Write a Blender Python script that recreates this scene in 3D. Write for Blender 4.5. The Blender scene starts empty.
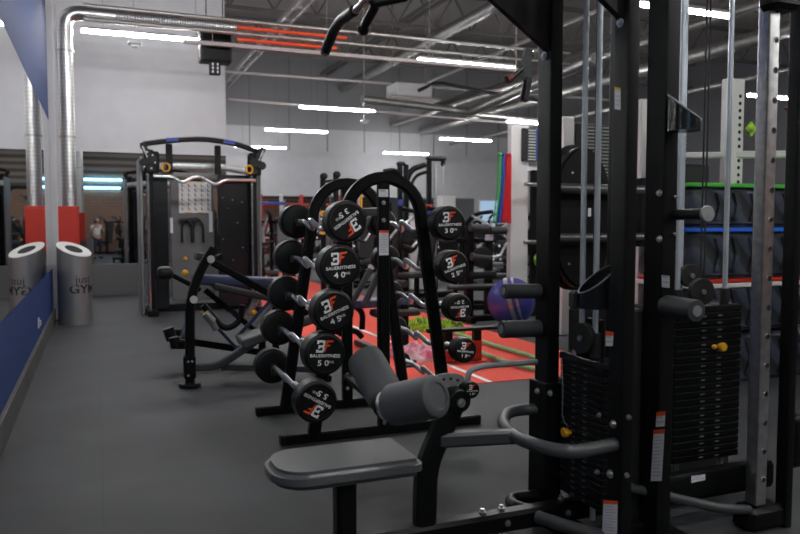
import bpy, bmesh, math, random
from mathutils import Vector, Matrix, Euler
R = math.radians; PI = math.pi
random.seed(7)
scn = bpy.context.scene; col = scn.collection

# ------------------------------------------------------------------ camera, world, exposure
H = 1.3; FPX = 750.0; YAW = R(22.0); PIT = math.atan(45/750)
cd = bpy.data.cameras.new('camera'); cam = bpy.data.objects.new('camera', cd); col.objects.link(cam)
cd.sensor_width = 36; cd.lens = 36*FPX/800; cd.clip_start = .05; cd.clip_end = 200
cam.location = (0, 0, H); cam.rotation_euler = (PI/2-PIT, 0, -YAW)
cd.dof.use_dof = True; cd.dof.focus_distance = 4.1; cd.dof.aperture_fstop = 2.8
scn.camera = cam
w = bpy.data.worlds.new('world'); scn.world = w; w.use_nodes = True
w.node_tree.nodes['Background'].inputs[0].default_value = (.75, .8, .9, 1)
w.node_tree.nodes['Background'].inputs[1].default_value = .3
scn.view_settings.view_transform = 'Standard'; scn.view_settings.look = 'None'
scn.view_settings.exposure = 0.38; scn.view_settings.gamma = 1.0; scn.view_settings.use_curve_mapping = False
TUBE = 105.0     # emission strength of the ceiling tubes

_f = Vector((math.sin(YAW)*math.cos(PIT), math.cos(YAW)*math.cos(PIT), -math.sin(PIT)))
_r = Vector((math.cos(YAW), -math.sin(YAW), 0)); _u = _r.cross(_f)
def at(px, py, X=None, Y=None, Z=None):
    """point of the room seen at a photo position, on the plane X=, Y= or Z="""
    d = _f + _r*((px-400)/FPX) + _u*((267-py)/FPX)
    t = X/d.x if X is not None else (Y/d.y if Y is not None else (Z-H)/d.z)
    return Vector((0, 0, H)) + d*t

# ------------------------------------------------------------------ materials
def mat(name, c, rough=.5, metal=0, emit=0, noise=0, nscale=20, bump=0, bscale=60, spec=.5, coat=0, c2=None):
    m = bpy.data.materials.new(name); m.use_nodes = True; nt = m.node_tree; b = nt.nodes['Principled BSDF']
    b.inputs['Base Color'].default_value = (*c, 1); b.inputs['Roughness'].default_value = rough
    b.inputs['Metallic'].default_value = metal; b.inputs['Specular IOR Level'].default_value = spec
    b.inputs['Coat Weight'].default_value = coat
    if emit:
        b.inputs['Emission Color'].default_value = (*c, 1); b.inputs['Emission Strength'].default_value = emit
    if noise or bump:
        tc = nt.nodes.new('ShaderNodeTexCoord')
    if noise:
        n = nt.nodes.new('ShaderNodeTexNoise'); n.inputs['Scale'].default_value = nscale; n.inputs['Detail'].default_value = 6
        nt.links.new(tc.outputs['Object'], n.inputs['Vector'])
        mx = nt.nodes.new('ShaderNodeMix'); mx.data_type = 'RGBA'
        d = c2 or tuple(max(0, x*(1-noise)) for x in c)
        l = c if c2 else tuple(min(1, x*(1+noise)) for x in c)
        mx.inputs[6].default_value = (*d, 1); mx.inputs[7].default_value = (*l, 1)
        rp = nt.nodes.new('ShaderNodeMapRange'); rp.inputs[1].default_value = .35; rp.inputs[2].default_value = .65
        nt.links.new(n.outputs['Fac'], rp.inputs[0]); nt.links.new(rp.outputs[0], mx.inputs[0])
        nt.links.new(mx.outputs[2], b.inputs['Base Color'])
    if bump:
        n2 = nt.nodes.new('ShaderNodeTexNoise'); n2.inputs['Scale'].default_value = bscale; n2.inputs['Detail'].default_value = 4
        nt.links.new(tc.outputs['Object'], n2.inputs['Vector'])
        bp = nt.nodes.new('ShaderNodeBump'); bp.inputs['Strength'].default_value = bump; bp.inputs['Distance'].default_value = .01
        nt.links.new(n2.outputs['Fac'], bp.inputs['Height']); nt.links.new(bp.outputs[0], b.inputs['Normal'])
    return m
M = {}
M['black'] = mat('black_powder_coat', (.0045, .005, .0055), .38, spec=.2, noise=.15, nscale=300)
M['black2'] = mat('black_gloss', (.008, .009, .011), .22)
M['matte'] = mat('matte_black', (.01, .01, .011), .65)
M['rubber'] = mat('black_rubber', (.007, .007, .0075), .42, spec=.38, bump=.05, bscale=200)
M['face'] = mat('rubber_face', (.006, .006, .007), .5)
M['foam'] = mat('grey_foam', (.075, .078, .084), .6, bump=.08, bscale=250)
M['foam2'] = mat('dark_foam', (.03, .032, .034), .6, bump=.1, bscale=200)
M['vinyl'] = mat('grey_vinyl', (.095, .1, .105), .36, bump=.04, bscale=180)
M['blue_vinyl'] = mat('blue_vinyl', (.035, .045, .11), .45)
M['grey_tube'] = mat('grey_tube', (.05, .054, .058), .4); M['pale_tube'] = mat('pale_grey_tube', (.26, .27, .28), .45)
M['chrome'] = mat('chrome', (.75, .76, .78), .16, 1)
M['satin'] = mat('satin_chrome', (.8, .81, .84), .3, 1)
M['steel'] = mat('brushed_steel', (.6, .61, .62), .3, 1, noise=.12, nscale=30)
M['dark_steel'] = mat('dark_steel', (.12, .12, .12), .32, .6)
M['rod'] = mat('guide_rod_steel', (.68, .74, .8), .3, .5)
M['galv'] = mat('galvanised', (.5, .49, .48), .45, 1, noise=.12, nscale=8)
M['bolt'] = mat('bolt', (.65, .65, .67), .3, 1)
M['white'] = mat('white_ink', (.95, .95, .95), .5)
M['orange'] = mat('orange_ink', (.95, .09, .02), .5)
M['label'] = mat('label_paper', (.75, .76, .8), .5)
M['label_line'] = mat('label_print', (.5, .5, .52), .6)
M['yellow'] = mat('yellow_plastic', (.85, .42, .02), .35)
M['white_frame'] = mat('white_frame', (.68, .66, .66), .4)
M['red'] = mat('red_paint', (.52, .025, .012), .4)
M['dull_red'] = mat('dull_red', (.16, .03, .025), .6)
M['blue'] = mat('blue_paint', (.014, .038, .16), .75, spec=.25)
M['navy'] = mat('navy_trim', (.03, .06, .35), .4)
M['green'] = mat('green_trim', (.08, .5, .06), .4)
M['bright_blue'] = mat('bright_blue_trim', (.02, .16, .8), .4)
M['wall'] = mat('light_grey_wall', (.49, .49, .52), .7, noise=.03, nscale=3)
M['wall_dark'] = mat('grey_panel_wall', (.27, .27, .285), .6)
M['plinth2'] = mat('grey_backboard', (.13, .13, .135), .5)
M['seam'] = mat('panel_seam', (.2, .2, .21), .6)
M['plate_mark'] = mat('plate_numbers', (.14, .14, .15), .6)
M['plinth'] = mat('grey_plinth', (.11, .11, .115), .6)
M['trim'] = mat('white_trim', (.6, .6, .62), .4)
M['skirting'] = mat('dark_skirting', (.07, .068, .066), .55, noise=.2, nscale=6)
M['mirror'] = mat('mirror_glass', (.78, .8, .8), .015, 1)
M['tube'] = mat('light_tube', (1, 1, .98), .5, emit=TUBE)
M['bin'] = mat('bin_metal', (.3, .3, .31), .38, .7)
M['bin_top'] = mat('bin_rim', (.72, .72, .72), .35)
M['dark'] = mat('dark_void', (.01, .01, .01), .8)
M['pink'] = mat('pink_cloth', (.9, .12, .25), .8, noise=.5, nscale=9, c2=(.95, .7, .75))
M['lime'] = mat('lime_cloth', (.45, .8, .03), .7, noise=.5, nscale=14, c2=(.05, .12, .02))
M['rope'] = mat('green_rope', (.3, .62, .3), .8, noise=.3, nscale=90)
M['duct_grey'] = mat('painted_conduit', (.5, .45, .45), .5)
M['roof'] = mat('roof_beam', (.17, .157, .15), .7)
M['skin'] = mat('skin', (.5, .3, .22), .6); M['shirt'] = mat('white_shirt', (.75, .75, .75), .8)
M['trousers'] = mat('dark_trousers', (.02, .025, .05), .8); M['hair'] = mat('brown_hair', (.06, .03, .015), .7)
M['ball'] = mat('blue_ball', (.03, .06, .3), .25, noise=.5, nscale=1.3, c2=(.07, .05, .24))
M['grey'] = mat('grey_paint', (.2, .205, .21), .5); M['paper'] = mat('poster_paper', (.75, .75, .75), .5)
M['ledblue'] = mat('cyan_light', (.25, .7, 1), .5, emit=9)
M['pane'] = mat('daylit_pane', (.45, .65, .9), .5, emit=.35)

def floor_mat():
    m = bpy.data.materials.new('rubber_floor'); m.use_nodes = True; nt = m.node_tree; b = nt.nodes['Principled BSDF']
    tc = nt.nodes.new('ShaderNodeTexCoord')
    n = nt.nodes.new('ShaderNodeTexNoise'); n.inputs['Scale'].default_value = 260; n.inputs['Detail'].default_value = 3
    n2 = nt.nodes.new('ShaderNodeTexNoise'); n2.inputs['Scale'].default_value = 1.6; n2.inputs['Detail'].default_value = 5
    br = nt.nodes.new('ShaderNodeTexBrick'); br.offset = 0; br.inputs['Scale'].default_value = 1
    br.inputs['Mortar Size'].default_value = .004; br.inputs['Brick Width'].default_value = 1; br.inputs['Row Height'].default_value = 1
    br.inputs['Color1'].default_value = (1, 1, 1, 1); br.inputs['Color2'].default_value = (.93, .93, .93, 1); br.inputs['Mortar'].default_value = (.8, .8, .8, 1)
    for x in (n, n2, br): nt.links.new(tc.outputs['Object'], x.inputs['Vector'])
    r1 = nt.nodes.new('ShaderNodeMapRange'); r1.inputs[1].default_value = .3; r1.inputs[2].default_value = .7; r1.inputs[3].default_value = .75; r1.inputs[4].default_value = 1.3
    r2 = nt.nodes.new('ShaderNodeMapRange'); r2.inputs[1].default_value = .3; r2.inputs[2].default_value = .7; r2.inputs[3].default_value = .8; r2.inputs[4].default_value = 1.2
    nt.links.new(n.outputs['Fac'], r1.inputs[0]); nt.links.new(n2.outputs['Fac'], r2.inputs[0])
    mu = nt.nodes.new('ShaderNodeMath'); mu.operation = 'MULTIPLY'; nt.links.new(r1.outputs[0], mu.inputs[0]); nt.links.new(r2.outputs[0], mu.inputs[1])
    vm = nt.nodes.new('ShaderNodeVectorMath'); vm.operation = 'MULTIPLY'; vm.inputs[1].default_value = (.052, .0535, .0585)
    vs = nt.nodes.new('ShaderNodeVectorMath'); vs.operation = 'SCALE'
    nt.links.new(br.outputs['Color'], vm.inputs[0]); nt.links.new(vm.outputs[0], vs.inputs[0]); nt.links.new(mu.outputs[0], vs.inputs['Scale'])
    nt.links.new(vs.outputs[0], b.inputs['Base Color']); b.inputs['Roughness'].default_value = .62; b.inputs['Specular IOR Level'].default_value = .35
    bp = nt.nodes.new('ShaderNodeBump'); bp.inputs['Strength'].default_value = .15; bp.inputs['Distance'].default_value = .004
    nt.links.new(n.outputs['Fac'], bp.inputs['Height']); nt.links.new(bp.outputs[0], b.inputs['Normal'])
    return m
def stripes_mat(name, c1, c2, axis, scale, width=.5, rough=.6, metal=0, bump=.4):
    m = bpy.data.materials.new(name); m.use_nodes = True; nt = m.node_tree; b = nt.nodes['Principled BSDF']
    tc = nt.nodes.new('ShaderNodeTexCoord'); wv = nt.nodes.new('ShaderNodeTexWave'); wv.bands_direction = axis
    wv.inputs['Scale'].default_value = scale; wv.inputs['Distortion'].default_value = 0
    nt.links.new(tc.outputs['Object'], wv.inputs['Vector'])
    rp = nt.nodes.new('ShaderNodeValToRGB'); rp.color_ramp.elements[0].position = width-.08; rp.color_ramp.elements[1].position = width+.08
    rp.color_ramp.elements[0].color = (*c1, 1); rp.color_ramp.elements[1].color = (*c2, 1)
    nt.links.new(wv.outputs['Fac'], rp.inputs[0]); nt.links.new(rp.outputs[0], b.inputs['Base Color'])
    b.inputs['Roughness'].default_value = rough; b.inputs['Metallic'].default_value = metal
    bp = nt.nodes.new('ShaderNodeBump'); bp.inputs['Strength'].default_value = bump; bp.inputs['Distance'].default_value = .03
    nt.links.new(wv.outputs['Fac'], bp.inputs['Height']); nt.links.new(bp.outputs[0], b.inputs['Normal'])
    return m
def brick_mat(name, c1, c2, mortar, w, h):
    m = bpy.data.materials.new(name); m.use_nodes = True; nt = m.node_tree; b = nt.nodes['Principled BSDF']
    tc = nt.nodes.new('ShaderNodeTexCoord'); mp = nt.nodes.new('ShaderNodeMapping'); mp.inputs['Rotation'].default_value = (R(90), 0, 0)
    br = nt.nodes.new('ShaderNodeTexBrick'); br.inputs['Scale'].default_value = 1; br.inputs['Mortar Size'].default_value = .01
    br.inputs['Brick Width'].default_value = w; br.inputs['Row Height'].default_value = h
    for k, c in (('Color1', c1), ('Color2', c2), ('Mortar', mortar)): br.inputs[k].default_value = (*c, 1)
    nt.links.new(tc.outputs['Object'], mp.inputs[0]); nt.links.new(mp.outputs[0], br.inputs[0]); nt.links.new(br.outputs[0], b.inputs['Base Color'])
    b.inputs['Roughness'].default_value = .75
    return m
M['floor'] = floor_mat()
M['track'] = mat('red_track_turf', (.95, .095, .06), .8, noise=.12, nscale=60, bump=.1, bscale=300)
M['roofdeck'] = stripes_mat('corrugated_roof', (.36, .33, .31), (.5, .46, .44), 'Y', 1.6)
M['spiral'] = stripes_mat('spiral_duct', (.5, .5, .5), (.68, .68, .68), 'X', 9, metal=1, rough=.35)
M['spiralv'] = stripes_mat('spiral_duct_vertical', (.6, .6, .6), (.68, .68, .68), 'Z', 6, metal=1, rough=.32, bump=.03)
M['brick'] = brick_mat('brown_brick', (.24, .13, .09), (.19, .11, .08), (.1, .07, .06), .5, .14)
M['slats'] = stripes_mat('dark_slatted_wall', (.05, .045, .045), (.2, .15, .12), 'Z', 1.1)
M['louvre'] = stripes_mat('louvred_panel', (.02, .02, .02), (.35, .38, .37), 'Z', 8)
M['chevron'] = stripes_mat('ribbed_plyo_side', (.012, .014, .02), (.035, .045, .065), 'DIAGONAL', 2.2, rough=.5)
M['band_red'] = mat('red_band', (.6, .01, .015), .5); M['band_blue'] = mat('blue_band', (.03, .08, .4), .5); M['band_green'] = mat('green_band', (.05, .4, .08), .5)

# ------------------------------------------------------------------ mesh builder
def frames(path, up):
    n = len(path); out = []
    for i, p in enumerate(path):
        a = (path[i]-path[i-1]).normalized() if i else None
        b = (path[i+1]-path[i]).normalized() if i < n-1 else None
        t = (a+b).normalized() if a and b else (a or b)
        out.append((p, t, 1/max(.35, t.dot(a or b))))
    return out
def fillet(pts, r, n=6):
    pts = [Vector(p) for p in pts]; out = [pts[0]]
    for i in range(1, len(pts)-1):
        a, p, b = pts[i-1], pts[i], pts[i+1]; d1 = (a-p); d2 = (b-p)
        k = min(r, d1.length*.48, d2.length*.48); s = p+d1.normalized()*k; e = p+d2.normalized()*k
        for j in range(n+1):
            t = j/n; out.append(s*(1-t)**2+p*2*t*(1-t)+e*t*t)
    out.append(pts[-1]); return out
_tx = {}
def text_geo(s, bold=0):
    if (s, bold) in _tx: return _tx[(s, bold)]
    c = bpy.data.curves.new('t', 'FONT'); c.body = s; c.size = 1; c.align_x = 'CENTER'; c.align_y = 'CENTER'; c.offset = bold; c.resolution_u = 3
    o = bpy.data.objects.new('t', c); col.objects.link(o)
    bpy.context.view_layer.update()
    me = bpy.data.meshes.new_from_object(o.evaluated_get(bpy.context.evaluated_depsgraph_get()))
    g = ([v.co.copy() for v in me.vertices], [tuple(p.vertices) for p in me.polygons])
    bpy.data.objects.remove(o); bpy.data.meshes.remove(me); _tx[(s, bold)] = g
    return g
class MB:
    def __init__(s): s.bm = bmesh.new(); s.m = 0
    def _take(s, t, mx=None):
        if mx is not None: bmesh.ops.transform(t, matrix=mx, verts=t.verts)
        for f in t.faces: f.material_index = s.m
        me = bpy.data.meshes.new('t'); t.to_mesh(me); t.free(); s.bm.from_mesh(me); bpy.data.meshes.remove(me); return s
    def use(s, i): s.m = i; return s
    def box(s, c, d, rot=(0, 0, 0), bev=.004, seg=1):
        t = bmesh.new(); bmesh.ops.create_cube(t, size=1); bmesh.ops.scale(t, vec=d, verts=t.verts)
        bv = min(bev, min(d)*.45)
        if bv > 0: bmesh.ops.bevel(t, geom=list(t.edges), offset=bv, segments=seg, affect='EDGES', profile=.5)
        return s._take(t, Matrix.Translation(c) @ Euler(rot).to_matrix().to_4x4())
    def bar(s, a, b, w, h=None, bev=.004, up=(0, 0, 1)):      # rectangular bar from a to b
        a = Vector(a); b = Vector(b); return s.sweep([a, b], w, h or w, up)
    def sweep(s, path, w, h, up=(0, 0, 1), rnd=True):
        k = .18
        pr = [(-w/2+w*k, -h/2), (w/2-w*k, -h/2), (w/2, -h/2+h*k), (w/2, h/2-h*k), (w/2-w*k, h/2), (-w/2+w*k, h/2), (-w/2, h/2-h*k), (-w/2, -h/2+h*k)] if rnd else [(-w/2, -h/2), (w/2, -h/2), (w/2, h/2), (-w/2, h/2)]
        return s.prof(path, pr, up)
    def prof(s, path, pr, up=(0, 0, 1), closed=False):
        path = [Vector(p) for p in path]; up = Vector(up); t = bmesh.new(); rings = []
        for p, tg, k in frames(path, up):
            u0 = up if abs(tg.dot(up.normalized())) < .98 else Vector((1, 0, 0)) if abs(tg.x) < .9 else Vector((0, 1, 0))
            sd = tg.cross(u0).normalized(); uu = sd.cross(tg)
            rings.append([t.verts.new(p+sd*x*1+uu*y*1) for x, y in pr])
        m = len(pr)
        for a, b in zip(rings, rings[1:]):
            for i in range(m): t.faces.new((a[i], a[(i+1) % m], b[(i+1) % m], b[i]))
        t.faces.new(list(reversed(rings[0]))); t.faces.new(rings[-1])
        bmesh.ops.recalc_face_normals(t, faces=t.faces); return s._take(t)
    def tube(s, path, r, seg=14):
        path = [Vector(p) for p in path]; t = bmesh.new(); rings = []; last = None
        for p, tg, k in frames(path, None):
            if last is None:
                a = Vector((0, 0, 1)) if abs(tg.z) < .9 else Vector((1, 0, 0)); sd = tg.cross(a).normalized()
            else: sd = (last-tg*last.dot(tg)).normalized()
            last = sd; uu = sd.cross(tg)
            rings.append([t.verts.new(p+(sd*math.cos(q*2*PI/seg)+uu*math.sin(q*2*PI/seg))*r) for q in range(seg)])
        for a, b in zip(rings, rings[1:]):
            for i in range(seg): t.faces.new((a[i], a[(i+1) % seg], b[(i+1) % seg], b[i]))
        t.faces.new(list(reversed(rings[0]))); t.faces.new(rings[-1])
        bmesh.ops.recalc_face_normals(t, faces=t.faces); return s._take(t)
    def lathe(s, a, b, prof, seg=32):     # prof: (distance along a->b, radius)
        a = Vector(a); ax = (Vector(b)-a).normalized(); q = Vector((0, 0, 1)) if abs(ax.z) < .9 else Vector((1, 0, 0))
        sd = ax.cross(q).normalized(); uu = sd.cross(ax); t = bmesh.new(); rings = []
        for d, r in prof:
            rings.append([t.verts.new(a+ax*d+(sd*math.cos(i*2*PI/seg)+uu*math.sin(i*2*PI/seg))*max(r, .0004)) for i in range(seg)])
        for x, y in zip(rings, rings[1:]):
            for i in range(seg): t.faces.new((x[i], x[(i+1) % seg], y[(i+1) % seg], y[i]))
        t.faces.new(list(reversed(rings[0]))); t.faces.new(rings[-1])
        bmesh.ops.recalc_face_normals(t, faces=t.faces); return s._take(t)
    def cyl(s, a, b, r, seg=20, bev=None):
        L = (Vector(b)-Vector(a)).length; v = min(bev if bev is not None else r*.12, L*.3, r*.5)
        return s.lathe(a, b, [(0, r-v), (v*.3, r-v*.3), (v, r), (L-v, r), (L-v*.3, r-v*.3), (L, r-v)], seg)
    def ring(s, c, ax, r0, r1, th, seg=28):     # flat ring / washer
        c = Vector(c); ax = Vector(ax).normalized(); q = Vector((0, 0, 1)) if abs(ax.z) < .9 else Vector((1, 0, 0))
        sd = ax.cross(q).normalized(); uu = sd.cross(ax); t = bmesh.new(); rr = []
        for d, r in ((-th/2, r0), (-th/2, r1), (th/2, r1), (th/2, r0)):
            rr.append([t.verts.new(c+ax*d+(sd*math.cos(i*2*PI/seg)+uu*math.sin(i*2*PI/seg))*r) for i in range(seg)])
        for k in range(4):
            x, y = rr[k], rr[(k+1) % 4]
            for i in range(seg): t.faces.new((x[i], x[(i+1) % seg], y[(i+1) % seg], y[i]))
        bmesh.ops.recalc_face_normals(t, faces=t.faces); return s._take(t)
    def ball(s, c, r, sc=(1, 1, 1), seg=24):
        t = bmesh.new(); bmesh.ops.create_uvsphere(t, u_segments=seg, v_segments=seg//2, radius=r)
        return s._take(t, Matrix.Translation(c) @ Matrix.Diagonal((*sc, 1)))
    def prism(s, pts, axis, lo, hi, bev=0):     # pts 2D; axis 'Y': (x,z), 'X': (y,z), 'Z': (x,y)
        t = bmesh.new()
        def P(a, b, h): return {'Y': (a, h, b), 'X': (h, a, b), 'Z': (a, b, h)}[axis]
        A = [t.verts.new(P(a, b, lo)) for a, b in pts]; B = [t.verts.new(P(a, b, hi)) for a, b in pts]; n = len(pts)
        fa = t.faces.new(A); fb = t.faces.new(B)
        for i in range(n): t.faces.new((A[i], A[(i+1) % n], B[(i+1) % n], B[i]))
        bmesh.ops.recalc_face_normals(t, faces=t.faces)
        if bev: bmesh.ops.bevel(t, geom=list(fa.edges)+list(fb.edges), offset=bev, segments=3, affect='EDGES')
        return s._take(t)
    def text(s, txt, mx, size, th=.0008, bold=0, sx=1):
        vs, fs = text_geo(txt, bold); t = bmesh.new()
        vv = [t.verts.new((v.x*size*sx, v.y*size, th)) for v in vs]
        for f in fs:
            try: t.faces.new([vv[i] for i in f])
            except ValueError: pass
        return s._take(t, mx)
    def polys(s, ps, mx, sc, th=.0008):
        t = bmesh.new()
        for p in ps: t.faces.new([t.verts.new((x*sc, y*sc, th)) for x, y in p])
        return s._take(t, mx)
    def build(s, name, m, parent=None, world=True, ang=35):
        me = bpy.data.meshes.new(name)
        if parent is not None and world:
            off = Vector((0, 0, 0)); q = parent
            while q is not None: off += q.location; q = q.parent
            bmesh.ops.translate(s.bm, vec=-off, verts=s.bm.verts)
        s.bm.to_mesh(me); s.bm.free()
        for x in (m if isinstance(m, (list, tuple)) else [m]): me.materials.append(M[x])
        me.shade_smooth(); me.set_sharp_from_angle(angle=R(ang))
        o = bpy.data.objects.new(name, me); col.objects.link(o); o.parent = parent
        wn_ = o.modifiers.new('weighted', 'WEIGHTED_NORMAL'); wn_.keep_sharp = True
        return o
def B(): return MB()
def tag(o, label=None, cat=None, group=None, kind=None):
    for k, v in (('label', label), ('category', cat), ('group', group), ('kind', kind)):
        if v: o[k] = v
    return o
def thing(name, label, cat, loc=(0, 0, 0), group=None, rz=0):
    o = bpy.data.objects.new(name, None); col.objects.link(o); o.location = loc; o.rotation_euler = (0, 0, rz); o.empty_display_size = .1
    return tag(o, label, cat, group)
def struct(o): o['kind'] = 'structure'; return o
def copy_tree(o, parent=None):
    c = o.copy(); col.objects.link(c)
    if parent is not None: c.parent = parent
    for ch in list(o.children): copy_tree(ch, c)
    return c

# ------------------------------------------------------------------ room shell
ZR = 8.2
struct(B().box((11.5, 12, -.05), (25, 36.6, .1), bev=0).build('floor', 'floor'))
struct(B().box((11.5, 12, ZR+.1), (25, 36.6, .2), bev=0).build('ceiling', 'roofdeck'))
struct(B().box((-.65, 2.43, 4.1), (.2, 16.88, 8.2), bev=0).build('wall_left', 'blue'))
struct(B().box((-.66, 12.63, 4.1), (.2, 3.5, 8.2), bev=0).build('wall_left_rear', 'wall'))
struct(B().box((.79, 14.45, 4.1), (2.98, .3, 8.2), bev=0).build('wall_back', 'wall'))
struct(B().box((12, 30.15, 5.1+1.55), (24.4, .3, 3.1), bev=0).build('wall_far', 'wall_dark'))
struct(B().box((12, 30.15, 2.55), (24.4, .3, 5.1), bev=0).build('wall_far_lower', 'wall'))
struct(B().box((24.1, 12, 4.1), (.2, 36.4, 8.2), bev=0).build('wall_right', 'wall_dark'))
struct(B().box((11.7, -6.1, 1.35), (25, .2, 2.7), bev=0).build('wall_front', 'brick'))
struct(B().box((11.7, -6.1, 5.45), (25, .2, 5.5), bev=0).build('wall_front_upper', 'slats'))
struct(B().box((-.535, 2.4, .085), (.03, 16.7, .17), bev=.003).build('baseboard_left', 'skirting'))
struct(B().box((-.515, 10.92, 4.1), (.09, .07, 8.19), bev=.005).build('trim_1', 'trim'))
struct(B().box((.86, 14.285, .275), (2.8, .03, .55), bev=.002).build('baseboard_back', 'plinth'))
sm = B()
for i in range(14): sm.box((2.5+i*1.6, 29.985, 6.2), (.03, .03, 4.0), bev=0)
struct(sm.build('trim_2', 'seam'))
mir = B().box((-.5475, 2.4, 1.655), (.005, 16.7, 1.91), bev=0).build('wall_mirror', 'mirror')
tag(mir, 'long wall mirror between two blue bands on the left wall', 'mirror')
mir = B().box((.87, 14.296, 1.545), (2.79, .008, 1.975), bev=0).build('wall_mirror', 'mirror')
tag(mir, 'wall mirror on the pale back wall behind the waste bin and functional trainer', 'mirror')
mir = B().box((9.1, 29.99, 1.25), (13.2, .01, 2.2), bev=0).build('wall_mirror', 'mirror')
tag(mir, 'far mirror band beneath the grey wall at the end of the hall', 'mirror')
wn = struct(B().box((17.0, 29.98, 1.35), (2.2, .04, 1.8), bev=0).build('window_1', 'pane'))
wf = B(); [wf.box((15.9+k*1.1, 29.94, 1.35), (.1, .06, 1.9), bev=0) for k in range(3)]
struct(wf.build('window_frame', 'white_frame', wn))

t = thing('socket', 'small white wall socket low on the blue left wall', 'socket', (-.55, 8.2, .4))
p = at(38, 323, X=-.55)
B().box((-.545, p.y, p.z), (.012, .1, .1)).build('socket_plate', 'trim', t); B().box((-.532, p.y, p.z), (.02, .05, .05)).build('plug', 'trim', t)

# ------------------------------------------------------------------ red running track mat
t = thing('running_track_mat', 'red turf running lane on the dark rubber floor', 'sports mat', (3.27, 12.6, 0))
B().box((3.23, 12.65, .003), (2.17, 14.7, .006), bev=.001).build('turf', 'track', t)
B().box((2.93, 12.65, .0065), (.05, 14.7, .001), bev=0).build('lane_line', 'white', t)

# ------------------------------------------------------------------ ceiling lights
LP = [(-.2, 11.74, 'long light tube in front of the back wall, nearest on the left'), (5.0, 11.74, 'light tube in the upper middle, over the air conditioning unit'),
      (4.45, 17.5, 'light tube left of the air conditioning cassette'), (4.6, 22.1, 'light tube just right of the back wall corner, below its longer neighbour'),
      (10.4, 22.4, 'light tube right of centre over the resistance bands'), (10.45, 27.7, 'smallest light tube, nearest the far wall above the cable tower'),
      (10.3, 17.9, 'light tube partly behind the black upright and above the white rig'), (5.9, 7.74, 'light tube at top right seen between the guide rods')]
HID = [(-.2, 7.74), (3.3, 7.74), (-.2, -1.2), (4.8, -1.2), (1.4, 1.4), (6.5, 1.4), (11.5, 7.74), (12.95, 12.3), (16, 11.74), (16.5, 22.4), (9.4, -3), (16, 7.74)]  # tubes added mostly out of view to raise the light level
proto = None
LP.append((4.6, 27.4, 'short looking light tube just right of the functional trainer top'))
for i, (x, y, lb) in enumerate(LP+[(a, b, 'added white ceiling light tube, mostly out of view, lighting the hall') for a, b in HID]):
    if proto is None:
        t = thing('ceiling_light', lb, 'ceiling light', (x, y, 4.0), 'hanging light tubes')
        B().box((1, 0, .012), (1.88, .042, .042), bev=.01).build('tube', 'tube', t, False)
        B().box((1, 0, .06), (1.88, .085, .04)).build('housing', 'trim', t, False)
        s_ = B(); [s_.cyl((q, 0, .08), (q, 0, 4.2), .004, 6) for q in (.35, 1.65)]
        s_.build('suspension_wire', 'roof', t, False); proto = t
    else:
        t = copy_tree(proto); t.location = (x, y, 4.0); t['label'] = lb
        if i >= len(LP): t['group'] = 'added light tubes overhead, mostly out of view'

# ------------------------------------------------------------------ services under the roof
t = thing('vertical_duct', 'silver spiral duct rising up the left corner above the red cabinet', 'duct', (-.335, 11.2, 1.5))
B().tube(fillet([(-.335, 11.2, 1.5), (-.335, 11.2, 4.12), (1.0, 11.2, 4.12)], .2, 8)[:-1]+[Vector((.3, 11.2, 4.12))], .095, 24).build('duct_pipe', 'spiralv', t)
for z in (2.45, 3.6): B().ring((-.335, 11.2, z), (0, 0, 1), .104, .113, .03).build('duct_clamp', 'galv', t)
t = thing('round_duct', 'long silver spiral duct running across above the first light tube', 'duct', (3, 11.2, 4.12))
B().cyl((.3, 11.2, 4.12), (2.2, 11.2, 4.12), .1, 24, .001).build('duct_pipe', 'spiral', t)
for i, (z, r, lb) in enumerate([(4.19, .028, 'upper of two thin silver pipes crossing the hall'), (4.01, .028, 'lower of two thin silver pipes crossing the hall')]):
    t = tag(B().cyl((-.1, 11.05, z), (7.6, 11.05, z), r, 16, .001).build('ceiling_pipe', 'galv'), lb, 'pipe', 'silver pipes')
for i, (z, lb) in enumerate([(4.105, 'upper short red pipe beside the loudspeaker'), (3.935, 'lower short red pipe beside the loudspeaker')]):
    tag(B().cyl((1.95, 11.1, z), (3.6-i*.15, 11.1, z), .026, 14, .001).build('sprinkler_pipe', 'orange'), lb, 'pipe', 'red pipes')
tb = B().box((4.0, 11.22, 3.87), (5.6, .06, .055)); [tb.cyl((q, 11.13, 3.87), (q, 11.13, ZR-.01), .004, 6) for q in (1.6, 3.3, 5.0, 6.6)]
tag(tb.build('cable_tray', 'duct_grey'), 'pale pinkish conduit running across below the silver pipes', 'conduit')
# y-direction roof members
def ypipe(px, py, z, y0, y1, r, m, name, lb, cat, sq=0):
    p = at(px, py, Z=z); b = B()
    if sq:
        b.box((p.x-.12, (y0+y1)/2, z), (.07, y1-y0, .1), bev=0); b.box((p.x+.12, (y0+y1)/2, z), (.07, y1-y0, .1), bev=0)
        for k in range(int((y1-y0)/1.2)): b.box((p.x, y0+.6+k*1.2, z), (.24, .05, .05), bev=0)
    else: b.cyl((p.x, y0, z), (p.x, y1, z), r, 20, .001)
    return tag(b.build(name, m), lb, cat)
ypipe(265, 43, 6.2, 8, 29.9, .1, 'duct_grey', 'roof_rail', 'pinkish double rail running away under the roof beside the loudspeaker', 'roof rail', 1)
ypipe(450, 30, 6.8, 6, 29.9, .17, 'galv', 'round_duct', 'silver duct running away above the upper middle light tube', 'duct')
ypipe(408, 20, 7.3, 6, 29.9, .12, 'roof', 'roof_rail', 'dark double rail running away under the roof in the middle', 'roof rail', 1)
ypipe(540, 35, 6.2, 4, 29.9, .05, 'duct_grey', 'ceiling_pipe', 'thin pale pipe running away at the top behind the black gusset', 'pipe')
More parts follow.
